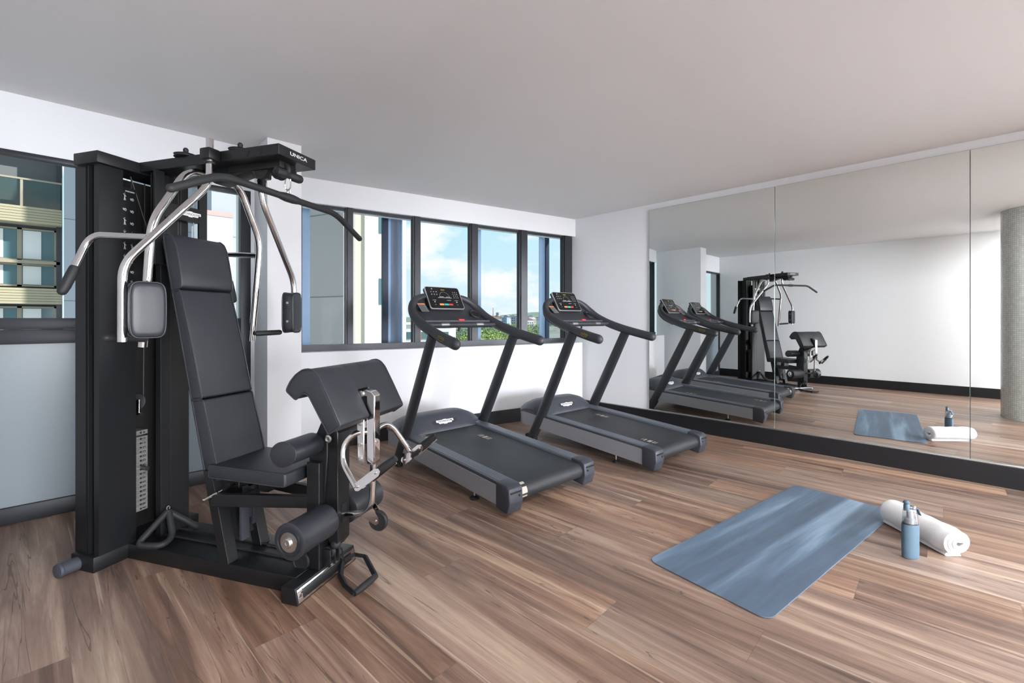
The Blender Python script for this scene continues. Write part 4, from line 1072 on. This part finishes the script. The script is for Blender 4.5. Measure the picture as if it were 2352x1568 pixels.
tag(o, 'white terry towel rolled up on the floor behind the water bottle', 'towel')

# ------------------------------------------------------------------ outside: sun fins, neighbours, trees, town
M['fin'] = mat('light_blue_fin', (.33, .47, .66), .5, metal=.1); M['fin_dark'] = mat('navy_fin', (.006, .02, .055), .45)
M['fin_perf'] = mat('perforated_blue_sheet', (.19, .25, .36), .5, var=.05)
def fin(label, s0, s1, s2, o0, o1, side_mats):
    t = thing('sunshade_fin', label, 'sunshade', BW(s0, o0, -1), 0, 'vertical sunshade fins outside the window')
    base = BW(s0, o0, -1)
    def fb(nm, a, b_, p, q, m):
        bm = B(); quadbox(bm, lambda s, o, z: BW(s, o, z)-base, a, b_, p, q, -1, 4.2); return finish(nm, bm, m, t, smooth=False)
    for nm, a, b_, p, q, m in side_mats: fb(nm, a, b_, p, q, m)
fin('light blue perforated sunshade fin at the left end of the window', 3.43, 0, 0, .6, 0, [('face', 3.42, 3.56, .60, .62, M['fin']), ('flange', 3.56, 3.575, .55, .62, M['fin_perf'])])
fin('wide navy and blue perforated sunshade fin outside the second pane', 2.5, 0, 0, .6, 0, [('web', 2.52, 2.595, .58, .62, M['fin_dark']), ('edge', 2.485, 2.52, .60, .62, M['fin']), ('perforated_face', 2.345, 2.485, .61, .62, M['fin_perf']), ('edge', 2.33, 2.345, .60, .62, M['fin'])])
fin('narrow pale blue sunshade fin at the left edge of the fourth pane', 1.23, 0, 0, .6, 0, [('face', 1.19, 1.245, .60, .62, M['fin'])])
fin('pale blue and navy sunshade fin outside the rightmost pane', .1, 0, 0, .6, 0, [('face', .065, .165, .60, .62, M['fin']), ('web', -.02, .062, .60, .63, M['fin_dark'])])

def bld(name, label, loc=(0, 0, 0), rz=0): return thing(name, label, 'building', loc, rz)
# apartment block seen through the left window
M['beige_slat'] = mat('beige_slat', (.42, .38, .26), .6); M['beige_frame'] = mat('beige_window_frame', (.36, .32, .24), .5)
M['flatwall'] = mat('blue_grey_cladding', (.40, .43, .47), .8); M['recess'] = mat('recess_wall', (.16, .17, .18), .8); M['winin'] = mat('teal_window_glass', (.10, .19, .22), .12)
M['dgrey'] = mat('dark_grey_frame', (.05, .055, .06), .5)
ap = bld('apartment_block', 'apartment block with beige slatted balconies outside the left window', (-.42, 24, 0))
def ab(nm, x0, x1, y0, y1, z0, z1, m, parent=ap, bev=0): return sbox(nm, x0, x1, y0, y1, z0, z1, m, bev, parent)
ab('wall', -7, .1, .55, 6, -12, 9, M['recess'])
for z0, z1 in ((4.75, 5.33), (1.85, 2.42), (7.7, 8.3)):
    bm = B(); n = 6
    for k in range(n):
        h_ = (z1-z0)/n; box(bm, -7, .16, -.28, -.24, z0+k*h_+.006, z0+(k+1)*h_-.006, .004, 1)
    box(bm, -7, .15, -.24, .5, z0, z1-.02)
    finish('slatted_band', bm, M['beige_slat'], ap)
for z0, z1 in ((3.44, 4.63), (2.50, 3.33), (.35, 1.77)):
    for x in (-6.6, -5.65, -4.7, -3.75, -2.8, -1.85, -.9):
        fr_ = ab('window', x-.03, x+.86, .42, .47, z0, z1, M['winin'])
        bm = B()
        for a, c_ in ((x-.05, x+.01), (x+.84, x+.90)): box(bm, a, c_, .36, .44, z0, z1)
        box(bm, x-.05, x+.90, .36, .44, z0, z0+.06); box(bm, x-.05, x+.90, .36, .44, z1-.06, z1); finish('window_frame', bm, M['beige_frame'], fr_, smooth=False)
        sbox('blind', x+.03, x+.50, .395, .415, z0+.08, z1-.08, M['blind'], 0, fr_)
ab('ledge', -7, .1, .1, .5, 3.33, 3.44, M['beige_frame'])
bm = B()
for x in (-6.5, -5.0, -3.3, -2.4, -1.45, -.90): box(bm, x, x+.07, -.26, -.20, 5.3, 6.3)
box(bm, -7, .15, -.27, -.20, 6.27, 6.33); finish('balustrade_frame', bm, M['beige_frame'], ap, smooth=False)
ab('balustrade_glass', -7, .12, -.235, -.225, 5.33, 6.27, glassmat('balustrade_tint', (.55, .66, .64), .10))
ab('corner_post', .0, .14, .1, .5, -2, 8, M['dgrey']); ab('soffit', -7, .1, -.2, 5, 7.55, 7.7, M['beige_frame'])
M['clad1'] = mat_grid('grey_panel_cladding', (.44, .47, .52), (.22, .24, .27), 1/1.25, 1/2.9, .012, .7, 'Object', .02)
def clad(o):  # move object coordinates so joints read on the -y face
    return o
gb = bld('grey_block', 'blue-grey panelled wall beside the balconies, seen through the left window', (-.20, 22.6, 0))
bm = B(); box(bm, 0, 5.6, 0, 5, -12, 14); finish('wall', bm, M['flatwall'], gb, smooth=False)
def f_():
    bm = B()
    for z in (-.95, 1.95, 4.85, 7.75): box(bm, 0, 5.6, -.006, 0, z, z+.02)
    for x in (.62, 1.7, 2.9, 4.1): box(bm, x, x+.015, -.006, 0, -12, 14)
    return finish('joint_strips', bm, M['recess'], gb, smooth=False)
f_()
wl = bld('white_block', 'white rendered wall with a pink band, right part of the left window', (3.50, 19.4, 0))
sbox('wall', .0, .80, 0, 3, -12, 5.06, M['blind'], parent=wl); sbox('pink_band', -.01, .82, -.03, 0, 5.06, 5.22, mat('pink_band', (.58, .36, .35), .7), parent=wl)
sbox('upper_wall', .15, .80, 0.1, 3, 5.22, 12, M['flatwall'], parent=wl)
# grey tower and cream tower through the window wall
def tower(name, label, p0, p1, depth, z0, z1, m, joints=None, jm=None):
    p0 = Vector((*p0, 0)); p1 = Vector((*p1, 0)); d = (p1-p0).normalized(); nn = Vector((-d.y, d.x, 0))
    if nn.dot(p0) < 0: nn = -nn
    t = bld(name, label, p0, math.atan2(d.y, d.x)); L = (p1-p0).length; sgn = 1 if (Matrix.Rotation(math.atan2(d.y, d.x), 3, 'Z') @ Vector((0, 1, 0))).dot(nn) > 0 else -1
    y0, y1 = sorted((0, sgn*depth)); sbox('wall', 0, L, y0, y1, z0, z1, m, parent=t)
    if joints:
        bm = B()
        for z in joints: box(bm, 0, L, -.006 if sgn > 0 else 0, 0 if sgn > 0 else .006, z, z+.03)
        finish('joint_strips', bm, jm, t, smooth=False)
    return t, L, sgn
M['towergrey'] = mat('grey_render', (.36, .345, .33), .85); M['cream'] = mat('cream_render', (.60, .58, .47), .8); M['whiter'] = mat('white_render', (.86, .87, .86), .8)
g1 = (6.9, 10.9)
tower('grey_tower', 'plain grey panelled building wall filling the leftmost pane of the long window', (4.4, 16.5), (5.66, 12.9), .45, -12, 16, M['towergrey'], (-2.0, .5, 1.95, 4.4, 6.8), M['recess'])
t, L, sg = tower('cream_tower', 'cream and white apartment tower seen through the second pane', (7.4, 21.2), (10.75, 20.2), 5, -14, 22, M['cream'])
sbox('white_corner', L-.80, L+.02, -.14, .2, -14, 22, M['whiter'], parent=t); sbox('white_fin', L-2.75, L-2.3, -.25, .1, -14, 22, M['whiter'], parent=t)
for z in (-1.6, 2.0, 5.4, 8.8):
    wdw = sbox('window', L-.16, L+.03, -.17, .1, z, z+1.25, M['winin'], parent=t)
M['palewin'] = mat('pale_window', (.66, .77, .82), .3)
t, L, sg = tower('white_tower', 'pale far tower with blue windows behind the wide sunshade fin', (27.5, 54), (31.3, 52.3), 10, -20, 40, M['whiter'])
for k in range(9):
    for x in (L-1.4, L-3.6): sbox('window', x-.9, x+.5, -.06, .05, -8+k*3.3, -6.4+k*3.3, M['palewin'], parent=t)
# low hotel with orange trimmed balconies
t, L, sg = tower('low_apartment_house', 'low white house with orange-trimmed windows beyond the treadmill handrail', (40.2, 71), (48.3, 64.6), 10, -16, .35, M['whiter'])
for i in range(3):
    for z in (-2.1, -5.2, -8.3):
        x = 1.4+i*3.2; w_ = sbox('window', x, x+1.5, -.12, .05, z, z+1.2, M['winin'], parent=t)
        sbox('window_trim', x-.6, x-.05, -.15, .05, z-.1, z+1.3, M['orange'], 0, w_)
sbox('roof_edge', -.2, L+.2, -.3, 10.2, .35, .7, M['blind'], parent=t)
# ground and hills
structure(sbox('ground', -60, 1700, 30, 1700, -17, -16.5, mat('ground', (.20, .22, .19), .9)), 'street level far below the window')
def hill(loc, rx, ry, h_, m, seedv, label):
    rr = random.Random(seedv); bm = B(); bmesh.ops.create_uvsphere(bm, u_segments=48, v_segments=16, radius=1)
    for v in bm.verts: v.co = Vector((v.co.x*rx, v.co.y*ry, v.co.z*h_*(1+.12*math.sin(v.co.x*9+seedv)+.08*math.sin(v.co.y*13))))
    o = finish('hill', bm, m); o.location = loc; o.rotation_euler = (0, 0, R(-50)); structure(o, label)
hm_ = mat('wooded_slope', (.16, .22, .17), .9, var=.4)
hill((840, 900, -17), 620, 120, 26, hm_, 1, 'wooded ridge on the horizon'); hill((1060, 720, -17), 560, 120, 36, hm_, 4, 'higher wooded ridge on the horizon')
# town: houses and blocks scattered on the slope
tm_ = [mat('house_%s' % n_, c_, .8) for n_, c_ in (('white', (.72, .74, .78)), ('grey', (.36, .40, .47)), ('tan', (.55, .47, .40)), ('blue', (.28, .38, .52)))]
rf = [mat('roof_%s' % n_, c_, .8) for n_, c_ in (('red', (.36, .17, .13)), ('slate', (.16, .19, .24)), ('pale', (.6, .62, .65)))]
rr = random.Random(11)
winm = M['dgrey']
cnt = 0
protos = []
for pi in range(8):
    w, d, h_ = rr.uniform(7, 15), rr.uniform(7, 11), (rr.uniform(4, 8) if pi < 5 else rr.uniform(9, 13))
    root = thing('distant_house', 'distant house', 'building')
    sbox('wall', -w/2, w/2, -d/2, d/2, -4, h_, tm_[pi % 4], parent=root)
    bm = B(); prism(bm, [(-w/2-.4, h_), (w/2+.4, h_), (w/2*.2, h_+(2.2 if pi < 5 else .5)), (-w/2*.2, h_+(2.2 if pi < 5 else .5))], -d/2-.3, d/2+.3, 'y'); finish('roof', bm, rf[pi % 3], root, smooth=False)
    bm = B()
    for a in range(int(w/2.6)):
        for c_ in range(int(h_/2.8)): x = -w/2+1.2+a*2.5; box(bm, x, x+1.2, -d/2-.08, -d/2+.05, 1+c_*2.8, 2.3+c_*2.8); box(bm, -w/2-.08, -w/2+.05, min(-d/2+.8+a*2.4, d/2-1.3), min(-d/2+2+a*2.4, d/2-.4), 1+c_*2.8, 2.3+c_*2.8)
    wd_ = finish('windows', bm, winm, root, smooth=False); wd_['kind'] = 'stuff'
    protos.append(root)
def copytree(o, parent=None):
    c_ = o.copy(); COL.objects.link(c_); c_.parent = parent
    for chd in [x for x in bpy.data.objects if x.parent == o]: copytree(chd, c_)
    return c_
ORD = ['first', 'second', 'third', 'fourth', 'fifth', 'sixth', 'seventh', 'eighth', 'ninth', 'tenth', 'eleventh', 'twelfth', 'thirteenth', 'fourteenth', 'fifteenth', 'sixteenth', 'seventeenth', 'eighteenth', 'nineteenth', 'twentieth', 'twenty-first', 'twenty-second', 'twenty-third', 'twenty-fourth', 'twenty-fifth', 'twenty-sixth', 'twenty-seventh', 'twenty-eighth', 'twenty-ninth', 'thirtieth', 'thirty-first', 'thirty-second', 'thirty-third', 'thirty-fourth', 'thirty-fifth', 'thirty-sixth']
spots = []; tries = 0
while len(spots) < 36 and tries < 4000:
    tries += 1; az = R(rr.uniform(41.0, 53)); dist = rr.uniform(480, 1150); q = Vector((dist*math.sin(az), dist*math.cos(az), 0))
    if all((q-w).length > 26 for _, _, w in spots): spots.append((az, dist, q))
spots.sort(key=lambda q: q[0])
wn_ = ['white', 'grey', 'tan', 'blue']; rn_ = ['red', 'slate', 'pale']
for k, (az, dist, q) in enumerate(spots):
    pi = k % 8; o = protos[pi] if k < 8 else copytree(protos[pi])
    o.location = (q.x, q.y, -15+dist*.0165+rr.uniform(-1.5, 1.5)); o.rotation_euler = (0, 0, -az+rr.uniform(-.5, .5))
    o['group'] = 'distant houses on the slope'; o['label'] = '%s house with a %s roof, %s from the left in the distant town' % (wn_[pi % 4], rn_[pi % 3], ORD[k])
mast = thing('radio_mast', 'thin lattice radio mast on the horizon above the town', 'mast', (345*math.sin(R(41.6)), 345*math.cos(R(41.6)), -6))
bm = B()
for k in range(4): a = k*math.pi/2; cyl(bm, (.9*math.cos(a), .9*math.sin(a), 0), (.2*math.cos(a), .2*math.sin(a), 16), .10, seg=6)
for z in range(1, 15, 2): box(bm, -.7+z*.035, .7-z*.035, -.7+z*.035, .7-z*.035, z, z+.25)
finish('lattice', bm, M['red'], mast, smooth=False)
# trees
def leafmat(name, a, b_):
    m = bpy.data.materials.new(name); m.use_nodes = True; nt = m.node_tree; p = nt.nodes['Principled BSDF']; N = nt.nodes.new; L_ = nt.links.new
    g = N('ShaderNodeObjectInfo'); tc = N('ShaderNodeTexCoord'); nz = N('ShaderNodeTexNoise'); L_(tc.outputs['Object'], nz.inputs[0]); nz.inputs['Scale'].default_value = 1.3; nz.inputs['Detail'].default_value = 3
    r = N('ShaderNodeValToRGB'); L_(nz.outputs[0], r.inputs[0]); r.color_ramp.elements[0].position = .35; r.color_ramp.elements[0].color = (*a, 1); r.color_ramp.elements[1].position = .65; r.color_ramp.elements[1].color = (*b_, 1)
    L_(r.outputs[0], p.inputs['Base Color']); p.inputs['Roughness'].default_value = .7; return m
lm1 = leafmat('leaves', (.07, .15, .04), (.36, .44, .14)); lm2 = leafmat('leaves_blue', (.06, .13, .07), (.20, .30, .15)); bark = mat('bark', (.09, .07, .055), .9)
def crown(bm, rad, n, rr):
    for k in range(n):
        d = Vector((rr.gauss(0, 1), rr.gauss(0, 1), rr.gauss(0, 1))).normalized(); q = rad*(.55+.45*rr.random()**.5)
        p = Vector((d.x*q, d.y*q, d.z*q*.75)); s = rr.uniform(.11, .23)
        nn = (d+Vector((rr.gauss(0, .5), rr.gauss(0, .5), rr.gauss(0, .5)+.3))).normalized(); u = nn.orthogonal().normalized(); v_ = nn.cross(u); a = rr.uniform(0, 6.28); u, v_ = u*math.cos(a)+v_*math.sin(a), v_*math.cos(a)-u*math.sin(a)
        vs = [bm.verts.new(p+u*s*c1+v_*s*c2*.55+nn*c3) for c1, c2, c3 in ((-1, 0, 0), (0, -1, .05), (1, 0, 0), (0, 1, .05))]; bm.faces.new(vs)
tp = []
for i in range(3):
    rr2 = random.Random(30+i); root = thing('leafy_tree', 'leafy tree', 'tree')
    bm = B()
    for cx_, cy_, cz_, r_ in ((0, 0, 10, 4.0), (2.4, 1, 8.6, 3.0), (-2.5, -.6, 8.8, 3.1), (.5, -2.2, 8.2, 2.8), (-.6, 2.2, 9, 2.8)):
        b2 = B(); crown(b2, r_, 3000, rr2)
        for v in b2.verts: v.co += Vector((cx_, cy_, cz_))
        me = bpy.data.meshes.new('x'); b2.to_mesh(me); b2.free(); bm.from_mesh(me); bpy.data.meshes.remove(me)
    finish('foliage', bm, (lm1, lm2, lm1)[i], root, smooth=False)
    bm = B(); sweep(bm, [(0, 0, 0), (.2, .1, 4), (0, 0, 8)], [.45, .32, .15], seg=10); sweep(bm, [(.15, .1, 4.5), (1.6, .6, 7.5)], [.2, .08], seg=8); sweep(bm, [(.15, .1, 4.2), (-1.8, -.5, 7.4)], [.2, .08], seg=8)
    finish('trunk', bm, bark, root); tp.append(root)
TR0 = [(39.0, 58, -.2), (40.6, 61, .0), (42.0, 56, -.9), (43.4, 66, -.4), (45.2, 62, -1.3), (46.8, 72, -2.2), (48.6, 70, -2.6), (50.5, 74, -2.6), (41.4, 80, .6), (43.0, 90, .4), (44.8, 95, .2), (46.6, 110, -.2), (38.2, 75, -.3), (34.5, 48, -2.6), (52, 90, -3)]
TR = []
for az, dist, top in TR0:
    for st in range(40):
        q = Vector((dist*math.sin(R(az)), dist*math.cos(R(az)), 0))
        if all((q-w).length > 10.5 for *_, w in TR): break
        dist += 2.5; top += .02
    TR.append((az, dist, top, q))
TR.sort(key=lambda t_: t_[0])
for k, (az, dist, top, q) in enumerate(TR):
    o = tp[k % 3] if k < 3 else copytree(tp[k % 3])
    o.location = (q.x, q.y, top-13.2); o.rotation_euler = (0, 0, k*1.3)
    o['group'] = 'trees between the window and the town'; o['label'] = '%s leafy tree, %s from the left beyond the long window' % ('bluish green' if k % 3 == 1 else 'yellow-green', ORD[k])
